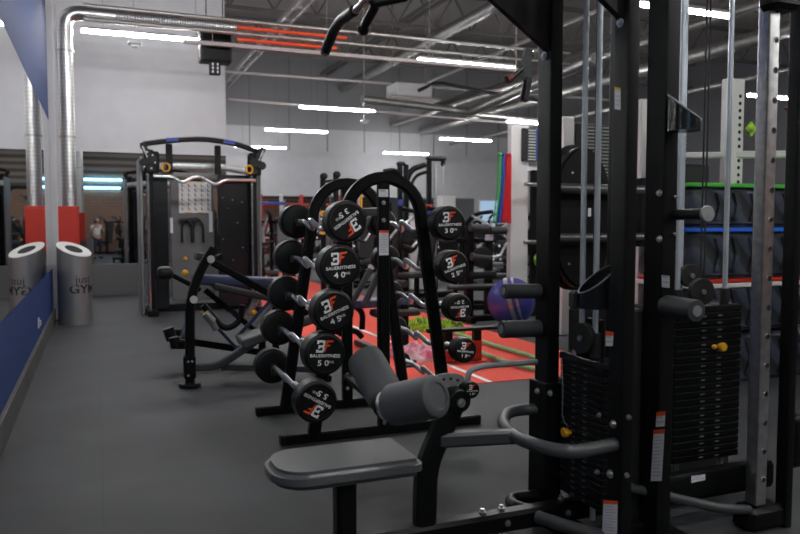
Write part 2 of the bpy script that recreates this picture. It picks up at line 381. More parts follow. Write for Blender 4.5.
ypipe(715, 50, 5.2, 3, 29.9, .16, 'galv', 'round_duct', 'silver duct running away between the guide rods and steel post', 'duct')
ypipe(715, 86, 4.7, 3, 29.9, .06, 'galv', 'ceiling_pipe', 'silver pipe running away above the white rig upright at right', 'pipe')
ypipe(735, 64, 5.6, 5, 10.5, .05, 'dull_red', 'sprinkler_pipe', 'dull red pipe running away at upper right', 'pipe')
ypipe(590, 60, 5.4, 3, 29.9, .09, 'galv', 'ceiling_pipe', 'silver pipe running away behind the paired guide rods', 'pipe')
ypipe(640, 35, 6.4, 3, 29.9, .1, 'roof', 'roof_rail', 'dark double rail running away behind the tall black upright', 'roof rail', 1)
p = at(300, 77, Y=20); tag(B().cyl((2.4, 20, p.z), (18, 20, p.z), .035, 10, .001).build('ceiling_pipe', 'duct_grey'), 'thin beige pipe crossing high in front of the dark far wall', 'pipe')
# bent duct
a = at(362, 99, Y=19); b_ = at(470, 112, Y=19); c_ = at(540, 82, Y=15.5)
t = thing('bent_duct', 'silver duct bending upwards to the right below the air conditioning cassette', 'duct', tuple(b_))
B().cyl(a, b_, .1, 18, .001).build('duct_pipe', 'galv', t); B().cyl(b_, c_+(c_-b_)*.6, .13, 18, .001).build('duct_pipe', 'galv', t)
B().cyl(b_+Vector((.0, 0, -.05)), b_+Vector((6.5, 0, -.28)), .07, 16, .001).build('duct_branch', 'galv', t)
tag(B().cyl(a+Vector((-3.4, .6, -.12)), b_+Vector((8, .6, -.3)), .03, 10, .001).build('ceiling_pipe', 'duct_grey'), 'thin pale pipe crossing just under the bent duct', 'pipe')
# trusses
for k, (y, lb) in enumerate([(20.5, 'nearer dark zigzag roof truss'), (25.5, 'further dark zigzag roof truss near the far wall'), (15.5, 'zigzag roof truss high over the functional trainer')]):
    t = thing('roof_truss', lb, 'roof truss', (12, y, 7.0), 'roof trusses')
    B().box((12.9, y, 7.0), (22, .12, .1), bev=0).box((12.9, y, 8.05), (22, .14, .12), bev=0).build('chord', 'roof', t)
    b = B(); x = 2.2
    while x < 23: b.bar((x, y, 7.03), (x+.6, y, 8.0), .05); b.bar((x+.6, y, 8.0), (x+1.2, y, 7.03), .05); x += 1.2
    b.build('web_brace', 'roof', t)
# air conditioning cassette
a = at(409, 93, Y=19.5)
t = thing('air_conditioning_cassette', 'white air conditioning cassette hanging under the roof in the middle', 'air conditioner', (a.x, a.y, a.z))
B().box((a.x, a.y, a.z+.02), (1.05, .8, .38), bev=.02).build('casing', 'trim', t)
B().box((a.x, a.y, a.z-.22), (1.5, 1.1, .07), bev=.02).build('grille_panel', 'duct_grey', t)
b = B(); [b.cyl((a.x+i*.5, a.y, a.z+.2), (a.x+i*.5, a.y, ZR), .015, 6) for i in (-1, 1)]; b.build('hanger', 'roof', t)
B().tube(fillet([(a.x+.1, a.y-.45, a.z), (a.x+.7, a.y-.3, a.z+.3), (a.x+2.2, a.y, a.z+.2), (a.x+4.3, a.y, a.z+.05)], .3), .05, 10).build('hose', 'matte', t)
# emergency lamps
for (px, py, y, lb) in [(135, 43, 11.6, 'small white emergency lamp on a rod under the long left light tube'), (365, 121, 17.3, 'small white emergency lamp under the light left of the cassette')]:
    a = at(px, py, Y=y); t = thing('emergency_lamp', lb, 'emergency lamp', tuple(a), 'emergency lamps')
    B().box(a, (.19, .12, .045), bev=.01).build('lamp_body', 'trim', t); B().box(a-Vector((0, 0, .04)), (.11, .08, .05), bev=.015).build('diffuser', 'white', t)
    B().cyl(a+Vector((0, .07, 0)), (a.x, a.y+.07, ZR), .012, 8).build('rod', 'duct_grey', t)
# loudspeaker
a = at(200, 28, Y=11.4); b_ = at(232, 64, Y=11.4); cx, cz = (a.x+b_.x)/2, (a.z+b_.z)/2; W = b_.x-a.x
t = thing('loudspeaker', 'black box loudspeaker hanging beside the corner of the pale back wall', 'loudspeaker', (cx, 11.5, cz))
B().box((cx, 11.53, cz), (W, .24, W), bev=.015).build('cabinet', 'matte', t)
B().box((cx, 11.40, cz), (W*.9, .02, W*.9), bev=.008).build('grille', 'black', t)
for k in (-1, 1): B().cyl((cx+k*.12, 11.53, cz), (cx+k*.12, 11.53, ZR), .008, 8).build('hanger', 'matte', t)
B().box((cx-.01, 11.5, cz-W*.5-.08), (.16, .1, .19), bev=.01).build('bracket', 'matte', t)
b = B(); [b.box((cx-.01+i*.035, 11.447, cz-W*.5-.08+j*.055), (.02, .006, .035), bev=0) for i in (-1, 1) for j in (-1, 0, 1)]; b.build('bracket_slots', 'bolt', t)
# red cabinet and bins
t = thing('red_cabinet', 'bright red wall cabinet below the silver duct, behind the waste bin', 'cabinet', (-.35, 11.15, 0))
B().box((-.355, 11.12, 1.2), (.27, .3, .62), bev=.006).build('body', 'red', t); B().box((-.355, 10.965, 1.2), (.24, .012, .56), bev=.004).build('door', 'red', t)
B().box((-.34, 11.12, .45), (.28, .26, .9), bev=.006).build('plinth', 'plinth', t)
t = thing('waste_bin', 'silver cylindrical waste bin with slanted white rim against the left wall', 'waste bin', (-.28, 10.5, 0))
cxb, cyb, rb = -.275, 10.42, .203
def slant(b, r0, z0, zc, sl, inner=None, seg=40):
    t_ = bmesh.new(); lo = []; hi = []
    for i in range(seg):
        q = i*2*PI/seg; x, y = math.cos(q)*r0, math.sin(q)*r0
        lo.append(t_.verts.new((cxb+x, cyb+y, z0))); hi.append(t_.verts.new((cxb+x, cyb+y, zc+y*sl[1]+x*sl[0])))
    for i in range(seg): t_.faces.new((lo[i], lo[(i+1) % seg], hi[(i+1) % seg], hi[i]))
    t_.faces.new(hi); t_.faces.new(list(reversed(lo))); bmesh.ops.recalc_face_normals(t_, faces=t_.faces); return b._take(t_)
SL = (-.3, .33)
slant(B(), rb, .0, .95, SL).build('body', 'bin', t)
def ringslant(r0, r1, lift, m, name, prt):
    t_ = bmesh.new(); A = []; C = []
    for i in range(40):
        q = i*2*PI/40
        for r, L in ((r0, A), (r1, C)):
            x, y = math.cos(q)*r, math.sin(q)*r; L.append(t_.verts.new((cxb+x, cyb+y, .95+y*SL[1]+x*SL[0]+lift)))
    if r0 > 0:
        for i in range(40): t_.faces.new((A[i], A[(i+1) % 40], C[(i+1) % 40], C[i]))
    else: t_.faces.new(C)
    b = MB(); b._take(t_); return b.build(name, m, prt)
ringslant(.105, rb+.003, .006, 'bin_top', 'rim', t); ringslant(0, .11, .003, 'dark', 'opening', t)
# writing on the bin: just / GYM, wrapped on the camera-facing side
def wrap(txt, size, z, m, name, q0, bold=0, sx=1):
    vs, fs = text_geo(txt, bold); t_ = bmesh.new(); vv = []
    for v in vs:
        q = q0+v.x*size*sx/rb; vv.append(t_.verts.new((cxb+math.cos(q)*(rb+.002), cyb+math.sin(q)*(rb+.002), z+v.y*size)))
    for f in fs: t_.faces.new([vv[i] for i in f])
    b = MB(); b._take(t_); return b.build(name, m, t)
wrap('GYM', .15, .45, 'matte', 'lettering', R(-56), .02, 1.15); wrap('just', .14, .575, 'matte', 'lettering', R(-58), 0)

# ------------------------------------------------------------------ multi station cable machine (foreground)
T = thing('multi_station_cable_machine', 'large black cable machine in the right foreground with low seat and foam rollers', 'gym machine', (1.8, 2.45, 0))
def up(x0, x1, y0, y1, z0=0, z1=2.6, m='black', name='upright', bev=.009):
    return B().box(((x0+x1)/2, (y0+y1)/2, (z0+z1)/2), (x1-x0, y1-y0, z1-z0), bev=bev, seg=2).build(name, m, T)
def bolts(pts, r=.013, ax=(-1, 0, 0), par=None, m='bolt', L=.014):
    for p in pts:
        p = Vector(p); a = Vector(ax); b = B(); b.cyl(p, p+a*L*.4, r, 16); b.cyl(p+a*L*.4, p+a*L, r*.62, 6, .001); b.build('bolt', m, par or T)
up(1.75, 1.81, 2.67, 2.775); up(1.735, 1.787, 2.165, 2.25); up(2.02, 2.09, 2.30, 2.41)
up(1.735, 1.82, 2.66, 2.795, .0, .62, name='upright_sleeve')
up(1.97, 2.02, 2.52, 2.58, name='rear_upright')
bolts([at(538, 391, X=1.733), at(551, 393, X=1.733)]); bolts([at(545, 56, X=1.748), at(547, 6, X=1.748)], .017)
bolts([at(614, 424, X=1.733), at(611, 474, X=1.733), at(621, 23, X=1.733)], .016)
bolts([at(660, 193, X=2.018), at(660, 239, X=2.018)], .013); bolts([at(675, 197, Y=2.298), at(674, 234, Y=2.298)], .007, (0, -1, 0))
bolts([at(600, 415, X=1.733), at(598, 472, X=1.733)], .01); bolts([at(628, 417, Y=2.158), at(626, 475, Y=2.158)], .01, (0, -1, 0))
# overhead frame, gussets and arms
for y in (2.70, 2.21):
    B().prism([(1.755, 2.0), (1.755, 2.36), (1.22, 2.36)], 'Y', y-.015, y+.015).build('gusset', 'black', T)
for y in (2.70, 2.21): B().bar((1.79, y, 2.38), (.75, y, 2.38), .07, .09).build('overhead_arm', 'black', T)
B().bar((.8, 2.1, 2.38), (.8, 2.8, 2.38), .07, .09).build('overhead_beam', 'black', T); B().bar((1.78, 2.1, 2.6), (1.78, 2.8, 2.6), .07, .09).build('overhead_beam', 'black', T)
B().bar((1.75, 2.36, 2.62), (2.75, 2.36, 2.62), .07, .09).build('overhead_beam', 'black', T)
B().tube([(.9, 2.2, 2.34), (.9, 2.2, 2.16)], .004, 8).build('cable', 'matte', T)
# base
B().bar((.45, 2.55, .117), (1.95, 2.55, .117), .075, .08).build('base_beam', 'black', T)
B().bar((.5, 2.25, .04), (.5, 2.9, .04), .07, .08).build('base_foot', 'black', T)
B().bar((1.78, 2.05, .04), (1.78, 2.85, .04), .07, .08).build('base_beam', 'black', T)
B().bar((2.1, 2.46, .175), (2.78, 2.46, .175), .07, .12).build('base_beam', 'black', T)
B().bar((2.1, 2.1, .04), (2.1, 2.9, .04), .07, .08).bar((1.78, 2.40, .05), (2.1, 2.40, .05), .06, .08).build('base_beam', 'black', T)
bolts([(1.47, 2.511, .12), (1.75, 2.511, .12)], .013, (0, -1, 0)); bolts([(1.47, 2.56, .157), (1.75, 2.56, .157), (1.38, 2.55, .157)], .014, (0, 0, 1), L=.02)
# seat
def rrect(x0, x1, y0, y1, rl, rr, n=8):
    o = []
    for cx_, cy_, r, q in ((x1-rr, y1-rr, rr, 0), (x0+rl, y1-rl, rl, 90), (x0+rl, y0+rl, rl, 180), (x1-rr, y0+rr, rr, 270)):
        for i in range(n+1): o.append((cx_+r*math.cos(R(q+90*i/n)), cy_+r*math.sin(R(q+90*i/n))))
    return o
B().prism(rrect(.545, 1.09, 2.45, 2.775, .13, .04), 'Z', .375, .44, .02).build('seat', 'vinyl', T)
B().box((.8, 2.60, .365), (.34, .14, .02)).build('seat_plate', 'black', T)
B().bar((.815, 2.555, .15), (.815, 2.555, .36), .075, .075).build('seat_post', 'black', T)
# roller bracket
B().sweep(fillet([(1.13, 2.55, .15), (1.135, 2.55, .38), (1.265, 2.55, .635)], .08), .085, .055, (0, 1, 0)).build('roller_bracket', 'black', T)
B().prism([(1.262+.042*math.cos(q*PI/8), .622+.042*math.sin(q*PI/8)) for q in range(16)], 'Y', 2.51, 2.59).build('pivot_plate', 'black', T)
bolts([(1.262, 2.51, .618)], .017, (0, -1, 0), L=.02)
pd = at(446, 380, Y=2.61); b = B().prism([(pd.x+.075*math.cos(q*PI/10)*1.0, pd.z+.028*math.sin(q*PI/10)) for q in range(20)], 'Y', 2.60, 2.61); b.build('selector_plate', 'grey', T)
b = B()
for q in range(4): b.cyl((pd.x-.045+q*.03, 2.602, pd.z+(.006 if q in (1, 2) else -.002)), (pd.x-.045+q*.03, 2.596, pd.z+(.006 if q in (1, 2) else -.002)), .006, 10, 0)
b.build('selector_holes', 'dark', T)
N0 = at(391, 405, Y=2.57); N1 = at(438, 396, Y=2.375); F0 = at(388, 400, Y=2.68); F1 = at(364, 358, Y=2.88)
B().bar((1.27, 2.55, .61), (N0.x, 2.61, N0.z), .05, .05).build('roller_arm', 'black', T)
def roller(a, b, r, m='foam'):
    L = (b-a).length; P = [(0, r*.72), (.004, r*.9), (.018, r), (L-.022, r), (L-.008, r*.95), (L, r*.82), (L+.001, r*.62), (L-.004, r*.6), (L-.003, .001)]
    return B().lathe(a, b, P, 40).build('foam_roller', m, T)
roller(N0, N1, .078); roller(F0, F1, .076)
d = (N1-N0).normalized(); B().ring(N0-d*.014, d, .03, .058, .02).build('roller_collar', 'steel', T)
d = (F1-F0).normalized(); B().cyl(F0-d*.03, F0+d*.003, .07, 30).build('roller_collar', 'matte', T)
B().tube([N0+(N0-N1)*.1, N0+(N1-N0)*.9], .014).build('roller_axle', 'steel', T)
B().bar(at(438, 440, Y=2.55), at(514, 436, Z=.485), .052, .055).build('seat_link_tube', 'grey_tube', T)
# U bars
P = [(1.80, 2.70, .495)]+[at(x, y, Z=.49) for x, y in ((524, 409), (506, 413), (502, 424), (513, 436), (540, 447), (572, 453))]+[(1.69, 2.195, .49), (1.76, 2.205, .49)]
B().tube(fillet(P, .08, 5), .025, 18).build('frame_loop', 'grey_tube', T)
P = [(1.78, 2.72, .12), (1.62, 2.74, .12), (1.58, 2.68, .12), (1.62, 2.58, .12)]
B().tube(fillet(P, .06, 5), .025, 16).build('base_loop', 'black', T)
P = [(1.60, 2.50, .13), (1.66, 2.36, .13), (1.76, 2.24, .12)]
B().tube(fillet(P, .06, 5), .025, 16).build('base_loop', 'grey_tube', T)
# pegs
def peg(a, b, r, m='foam2', cap='grey'):
    a = Vector(a); b = Vector(b); d = (b-a).normalized(); B().cyl(a, b, r, 24, .006).build('foam_peg', m, T); B().cyl(b, b+d*.004, r*.5, 20, .001).build('peg_cap', cap, T)
peg((1.75, 2.74, 1.005), (1.575, 2.74, 1.01), .032); peg((1.75, 2.74, .845), (1.565, 2.74, .85), .037)
B().cyl((2.08, 2.31, 1.328), (2.08, 2.145, 1.33), .021, 20).build('grip_peg', 'rubber', T); B().cyl((2.08, 2.146, 1.33), (2.08, 2.13, 1.33), .03, 24).build('peg_cap', 'pale_tube', T)
peg((2.05, 2.31, .975), (2.045, 2.14, .972), .042)
# grey pull handle behind the upright
P = [at(548, 361, Y=2.755), at(482, 366, Y=2.755), at(469, 371, Y=2.755), at(467, 381, Y=2.755)]
B().tube(fillet(P, .05, 6), .0125, 12).build('pull_handle', 'pale_tube', T)
# weight stacks
def stack(x0, x1, y0, y1, z0, z1, n, face):
    h = (z1-z0)/n; first = None
    for k in range(n):
        if first is None:
            b = B().use(0).box(((x0+x1)/2, (y0+y1)/2, z0+h/2), (x1-x0, y1-y0, h-.003), bev=.003).use(1)
            for s in (-.03, .045) if face == 'X' else (.0, .09):
                if face == 'X': b.box((x0-.0006, (y0+y1)/2+s, z0+h/2), (.001, .022, .005), bev=0)
                else: b.box(((x0+x1)/2+s-.03, y0-.0006, z0+h/2), (.024, .001, .006), bev=0)
            b.use(2)
            if face == 'X': b.box((x0-.0003, (y0+y1)/2, z0+h-.0025), (.001, (y1-y0)*.97, .0016), bev=0)
            else: b.box(((x0+x1)/2, y0-.0003, z0+h-.0025), ((x1-x0)*.97, .001, .0016), bev=0)
            first = b.build('weight_plate', ['black', 'plate_mark', 'grey_tube'], T)
        else:
            c = first.copy(); col.objects.link(c); c.parent = T; c.location = first.location+Vector((0, 0, h*k))
stack(1.79, 1.88, 2.35, 2.635, .17, .73, 21, 'X')
B().box((1.835, 2.49, .745), (.1, .30, .028)).build('stack_head', 'black2', T)
stack(2.32, 2.70, 2.55, 2.67, .235, .90, 21, 'Y'); B().box((2.51, 2.61, .915), (.38, .12, .03)).build('stack_head', 'black2', T)
for x, y in ((1.83, 2.545), (1.83, 2.455), (2.39, 2.62), (2.44, 2.66), (2.645, 2.60)):
    B().cyl((x, y, .1), (x, y, 2.6), .0115, 16).build('guide_rod', 'rod', T)
for x, y in ((1.83, 2.545), (1.83, 2.455), (2.39, 2.62), (2.645, 2.60)):
    B().cyl((x, y, .76 if x < 2 else .93), (x, y, .86 if x < 2 else 1.0), .022, 16).build('rod_bushing', 'matte', T)
for x, y, z0, z1 in ((1.85, 2.50, .88, 2.6), (1.93, 2.60, .5, 2.6), (2.52, 2.62, 1.05, 2.6), (2.56, 2.64, 1.05, 2.6), (2.30, 2.7, .3, 2.6)):
    B().cyl((x, y, z0), (x, y, z1), .004, 8).build('cable', 'matte', T)
def pulley(c, ax, r):
    c = Vector(c); a = Vector(ax).normalized(); q = B().lathe(c-a*.014, c+a*.014, [(0, r*.9), (.002, r), (.008, r), (.014, r*.86), (.02, r), (.026, r), (.028, r*.9)], 32).build('pulley', 'matte', T)
    B().cyl(c-a*.022, c+a*.022, .012, 12).build('pulley_axle', 'bolt', q); return q
pulley((1.80, 2.495, .835), (-1, -.15, 0), .062); pulley((2.41, 2.50, 1.0), (-.15, -1, .0), .058); pulley((2.46, 2.62, 1.06), (-.2, -1, 0), .052)
B().box((1.86, 2.495, .83), (.02, .1, .16)).build('pulley_block', 'black', T)
def cup(c, r, z0, zc, sx, sy, name='bottle_cup'):
    t_ = bmesh.new(); n = 32; O = []; I = []; Lo = []; Li = []
    for i in range(n):
        q = i*2*PI/n; x, y = math.cos(q), math.sin(q); zt = zc+x*sx+y*sy
        O.append(t_.verts.new((c[0]+x*r, c[1]+y*r, zt))); I.append(t_.verts.new((c[0]+x*(r-.004), c[1]+y*(r-.004), zt)))
        Lo.append(t_.verts.new((c[0]+x*r, c[1]+y*r, z0))); Li.append(t_.verts.new((c[0]+x*(r-.004), c[1]+y*(r-.004), z0+.01)))
    for i in range(n):
        j = (i+1) % n; t_.faces.new((Lo[i], Lo[j], O[j], O[i])); t_.faces.new((O[i], O[j], I[j], I[i])); t_.faces.new((I[i], I[j], Li[j], Li[i]))
    t_.faces.new(Lo); t_.faces.new(Li); bmesh.ops.recalc_face_normals(t_, faces=t_.faces); b = MB(); b._take(t_); o = b.build(name, 'black2', T)
    P = [Vector((c[0]+math.cos(i*2*PI/n)*r, c[1]+math.sin(i*2*PI/n)*r, zc+math.cos(i*2*PI/n)*sx+math.sin(i*2*PI/n)*sy)) for i in range(n+1)]
    B().tube(P, .0028, 6).build('cup_rim', 'grey', o); return o
cup((1.745, 2.34), .066, .975, 1.085, .05, -.012); cup((2.05, 2.232), .06, 1.64, 1.73, -.03, .04)
B().box((1.72, 2.43, 1.0), (.05, .05, .07), bev=.01).build('cup_bracket', 'matte', T)
# selector pins
def pin(p, ax):
    p = Vector(p); a = Vector(ax); s = Vector((-a.y, a.x, 0))
    o = B().lathe(p, p+a*.04, [(0, .008), (.012, .01), (.018, .018), (.03, .0205), (.038, .017), (.04, .004)], 20).build('selector_pin', 'yellow', T)
    B().ball(p+a*.012-s*.034, .012).build('pin_knob', 'yellow', o)
pin(at(571, 432, X=1.79), (-1, 0, 0)); pin(at(718, 346, Y=2.55), (0, -1, 0))
B().tube(fillet([at(562, 358, X=1.775), at(563, 395, X=1.77), at(562, 418, X=1.77), at(568, 427, X=1.765)], .03), .002, 6).build('pin_lanyard', 'grey', T)
# perforated steel column
X0, Y0 = 2.53, 2.29
B().box((X0+.03, Y0+.03, 1.355), (.06, .06, 2.49), bev=.008, seg=2).build('perforated_column', 'steel', T)
h0 = B().use(0).cyl((X0+.037, Y0+.002, .22), (X0+.037, Y0-.0015, .22), .0115, 16, 0).use(1).ring((X0+.037, Y0-.001, .22), (0, 1, 0), .0105, .0135, .003).build('column_hole', ['dark', 'chrome'], T)
for k in range(1, 20):
    c = h0.copy(); col.objects.link(c); c.parent = T; c.location = h0.location+Vector((0, 0, k*.121))
up(2.68, 2.72, 2.27, 2.33, 0, 2.6); B().box((2.6, 2.34, .05), (.2, .12, .10), bev=.02).build('column_foot', 'black', T)
B().box((2.58, 2.29, 2.21), (.15, .1, .12), bev=.02).build('pulley_carriage', 'black', T); pulley((2.58, 2.2, 2.25), (-.3, -1, 0), .05)
B().box((2.78, 2.33, .36), (.13, .1, .24), bev=.04, seg=3).build('pivot_housing', 'black', T)
peg((2.75, 2.33, .98), (2.95, 2.30, .98), .04); peg((2.75, 2.33, .82), (2.95, 2.30, .82), .042)
B().box((2.93, 2.42, 1.6), (.16, .1, .10), bev=.02).box((2.97, 2.36, 1.95), (.14, .14, .8), bev=.04, seg=2).build('arm_housing', 'matte', T)
B().bar(at(786, 107, Y=2.5), at(803, 125, Y=2.5), .02, .012).build('strap', 'dull_red', T)
B().tube(fillet([(2.85, 2.3, 1.95), (2.79, 2.28, 1.72), (2.76, 2.27, 1.6), (2.82, 2.27, 1.5)], .05), .016, 12).build('strap', 'matte', T)
B().tube(fillet([(1.9, 2.42, .25), (2.2, 2.32, .17), (2.35, 2.28, .13), (2.5, 2.3, .1)], .08), .02, 12).build('foot_tube', 'grey_tube', T)
B().box((2.02, 2.54, .5), (.05, .25, .9), bev=.01).build('dark_backing', 'matte', T)
B().box((2.55, 2.95, .45), (1.0, .03, .9), bev=.01).build('dark_backing', 'matte', T)  # black sheet added to darken the bright floor behind the stack
# stickers
def sticker(p0, p1, p2, p3, head=.1, par=None, name='warning_sticker', lines=9, off=(0, 0, 0), headm='orange'):
    q = [Vector(p)+Vector(off) for p in (p0, p1, p2, p3)]      # top-left, top-right, bottom-right, bottom-left
    n = (q[1]-q[0]).cross(q[3]-q[0]).normalized()*.0006
    def L(u, v, k=1): return (q[0].lerp(q[1], u)).lerp(q[3].lerp(q[2], u), v)-n*k
    t_ = bmesh.new(); F = []
    def quad(u0, u1, v0, v1, k, mi):
        f = t_.faces.new([t_.verts.new(L(u, v, k)) for u, v in ((u0, v0), (u1, v0), (u1, v1), (u0, v1))]); F.append((f, mi))
    quad(0, 1, 0, 1, 1, 0)
    if head: quad(0, 1, 0, head, 2, 1)
    for i in range(lines):
        v = head+.05+(1-head-.1)*i/lines; quad(.1, .9 if i % 3 else .7, v, v+.25*(1-head)/lines, 2, 2)
    b = MB()
    for f, mi in F: f.material_index = mi
    me = bpy.data.meshes.new(name); t_.to_mesh(me); t_.free(); b.bm.from_mesh(me); bpy.data.meshes.remove(me)
    return b.build(name, ['label', headm, 'label_line'], par or T)
def stick_px(a, b, c, d, X=None, Y=None, **k):
    return sticker(at(*a, X=X, Y=Y), at(*b, X=X, Y=Y), at(*c, X=X, Y=Y), at(*d, X=X, Y=Y), **k)
stick_px((604, 500), (618, 501), (617, 545), (602, 543), X=1.734, head=.08, off=(-.001, 0, 0), lines=12)
stick_px((654, 430), (665, 429), (662, 481), (651, 481), X=2.019, head=.08, off=(-.001, 0, 0), lines=12)
stick_px((657, 412), (666, 411), (665, 426), (656, 427), X=2.019, head=.28, off=(-.001, 0, 0), lines=2)
stick_px((606, 331), (614, 332), (613, 346), (606, 346), X=1.734, head=.3, off=(-.001, 0, 0), lines=2)
stick_px((691, 476), (705, 474), (705, 480), (691, 483), Y=2.424, head=0, off=(0, -.001, 0), lines=2)
stick_px((615, 87), (621, 88), (621, 110), (615, 109), X=1.734, head=.12, off=(-.001, 0, 0), lines=4, headm='yellow', name='pictogram_sticker')
stick_px((662, 275), (670, 276), (670, 288), (662, 287), X=2.019, head=0, off=(-.001, 0, 0), lines=2, name='size_sticker')

# lat bar
t = thing('lat_pulldown_bar', 'wide bent lat pulldown bar with black grips hanging at the top above the seat', 'pulldown bar', (.9, 2.2, 2.1))
path = [(.9, 3.06, 2.01), (.90, 2.89, 2.085), (.90, 2.6, 2.075), (.90, 2.2, 2.15), (.90, 1.8, 2.075), (.90, 1.51, 2.085), (.9, 1.34, 2.01)]
B().tube(fillet(path, .08, 5), .014, 14).build('bar', 'chrome', t)
for s in (0, 1):
    q = [(.9, 3.05, 2.0145), (.90, 2.89, 2.085), (.90, 2.68, 2.078)] if s == 0 else [(.9, 1.35, 2.0145), (.90, 1.51, 2.085), (.90, 1.72, 2.078)]
    B().tube(fillet(q, .08, 5), .021, 16).build('grip', 'rubber', t)
for s in (1, -1):
    y = 2.2+s*.42
    q = [(.90, y, 2.14), (.96, y-.02*s, 2.09), (.955, y+.11*s, 2.035)]
    B().tube(fillet(q, .03, 4), .018, 12).build('inner_grip', 'rubber', t)
    B().tube([(.95, y-.02*s, 2.09), (1.05, y-.06*s, 2.11), (1.06, y-.06*s, 2.15)], .018, 12).build('inner_grip', 'rubber', t)
    B().ball((.955, y+.115*s, 2.03), .024).build('end_cap', 'rubber', t)
B().cyl((.9, 3.05, 2.0145), (.9, 3.066, 2.0075), .0225, 16).build('end_cap', 'chrome', t)
B().cyl((.9, 2.2, 2.14), (.9, 2.2, 2.18), .02, 14).build('swivel', 'chrome', t)
# strap handle hanging behind the gusset
t = thing('strap_handle', 'black webbing handle with two grips hanging high left of the tall upright', 'cable handle', tuple(at(527, 50, Y=3.4)))
q = lambda x, y, Y=3.4: at(x, y, Y=Y)
B().tube([q(530, 30), q(530, 0), q(530, -40)], .004, 6).build('cable', 'matte', t)
B().ball(q(532, 53), .022).build('swivel', 'chrome', t)
B().sweep([q(529, 50), q(526, 62), q(527, 80)], .05, .03, (0, 1, 0)).build('webbing', 'foam2', t)
B().tube([q(525, 66), q(512, 78)], .013, 10).build('grip', 'rubber', t); B().cyl(q(512, 77), q(507, 80), .022, 14).build('end_cap', 'dull_red', t)
B().cyl(q(528, 78), q(524, 101), .024, 14).build('grip', 'rubber', t)

# ------------------------------------------------------------------ barbell rack
T2 = thing('barbell_rack', 'black double arched rack carrying ten fixed barbells in the middle', 'barbell rack', (1.6, 4.65, 0))
def archpath(y):
    out = [Vector((1.6-.435, y, .04))]
    zc = 1.31
    for i in range(17):
        q = PI-i*PI/16; out.append(Vector((1.612+.247*math.cos(q), y, zc+.257*math.sin(q))))
    out.append(Vector((1.6+.445, y, .04))); return out
for y in (4.25, 4.97):
    B().sweep(archpath(y), .072, .06, (0, 1, 0)).build('arch', 'black', T2)
    B().bar((.985, y, .03), (2.25, y, .03), .055, .055).build('foot_beam', 'black', T2)
    f = B()
    for x in (.977, 2.258): f.box((x, y, .03), (.03, .062, .06), bev=.008)
    f.build('end_cap', 'rubber', T2)
    B().box((1.608, y, .80), (.07, .05, 1.5), bev=.006).build('centre_post', 'black', T2)
b = B().bar((1.6, 4.26, 1.365), (1.6, 4.96, 1.365), .05, .05); b.build('spacer_beam', 'grey_tube', T2)
B().bar((1.6, 4.28, .17), (1.6, 4.96, .22), .05, .05).build('spacer_beam', 'black', T2)
B().box((1.6, 4.222, .14), (.06, .012, .16), bev=.003).build('joint_plate', 'black', T2)
bolts([(1.6, 4.224, 1.415), (1.6, 4.224, 1.31), (1.6, 4.215, .08), (1.6, 4.94, .24), (1.6, 4.94, .14)], .013, (0, -1, 0), par=T2)
sticker((1.57, 4.223, 1.25), (1.632, 4.223, 1.25), (1.632, 4.223, 1.10), (1.57, 4.223, 1.10), .1, T2, lines=8)
sticker((1.568, 4.223, 1.495), (1.63, 4.223, 1.495), (1.63, 4.223, 1.45), (1.568, 4.223, 1.45), 0, T2, 'size_sticker', 1)
BARS = [('35', 1.29, 1.311, .118, 215), ('40', 1.25, 1.062, .12, 4), ('45', 1.21, .810, .121, 22), ('50', 1.158, .572, .121, -4), ('55', 1.107, .306, .121, 149),
        ('30', 1.928, 1.300, .104, 2), ('25', 1.96, 1.040, .10, 18), ('20', 1.998, .794, .084, 181), ('15', 2.04, .533, .077, -9), ('10', 2.09, .285, .053, -3)]
logoB = [[(-.62, .5), (-.06, .5), (.08, .42), (.05, .32), (-.62, .32)], [(-.14, .32), (.05, .32), (.03, .10), (-.12, .10)], [(-.5, .1), (.02, .1), (.0, -.08), (-.5, -.08)],
         [(-.15, -.08), (.03, -.08), (-.01, -.34), (-.18, -.34)], [(-.68, -.32), (-.01, -.32), (-.08, -.5), (-.68, -.5)], [(-.62, .32), (-.44, .32), (-.46, .2), (-.64, .2)], [(-.5, -.08), (-.34, -.08), (-.36, -.18), (-.52, -.18)], [(-.68, -.32), (-.5, -.32), (-.49, -.24), (-.67, -.24)]]
_old = [[(-.50, .5), (-.02, .5), (.1, .38), (-.50, .38)], [(-.04, .38), (.1, .38), (.06, .06), (-.08, .06)], [(-.42, .06), (.06, .06), (.04, -.06), (-.42, -.06)],
         [(-.1, -.06), (.04, -.06), (.0, -.38), (-.14, -.38)], [(-.56, -.38), (0, -.38), (-.1, -.5), (-.56, -.5)], [(-.50, .38), (-.36, .38), (-.38, .24), (-.52, .24)], [(-.42, -.06), (-.28, -.06), (-.32, -.38), (-.48, -.38)]]
logoF = [[(.14, .5), (.78, .5), (.62, .34), (.13, .34)], [(.13, .34), (.30, .34), (.2, .16), (.1, .16)], [(.1, .16), (.5, .16), (.38, .0), (.07, .0)], [(.07, 0), (.22, 0), (.06, -.5), (.0, -.3)]]
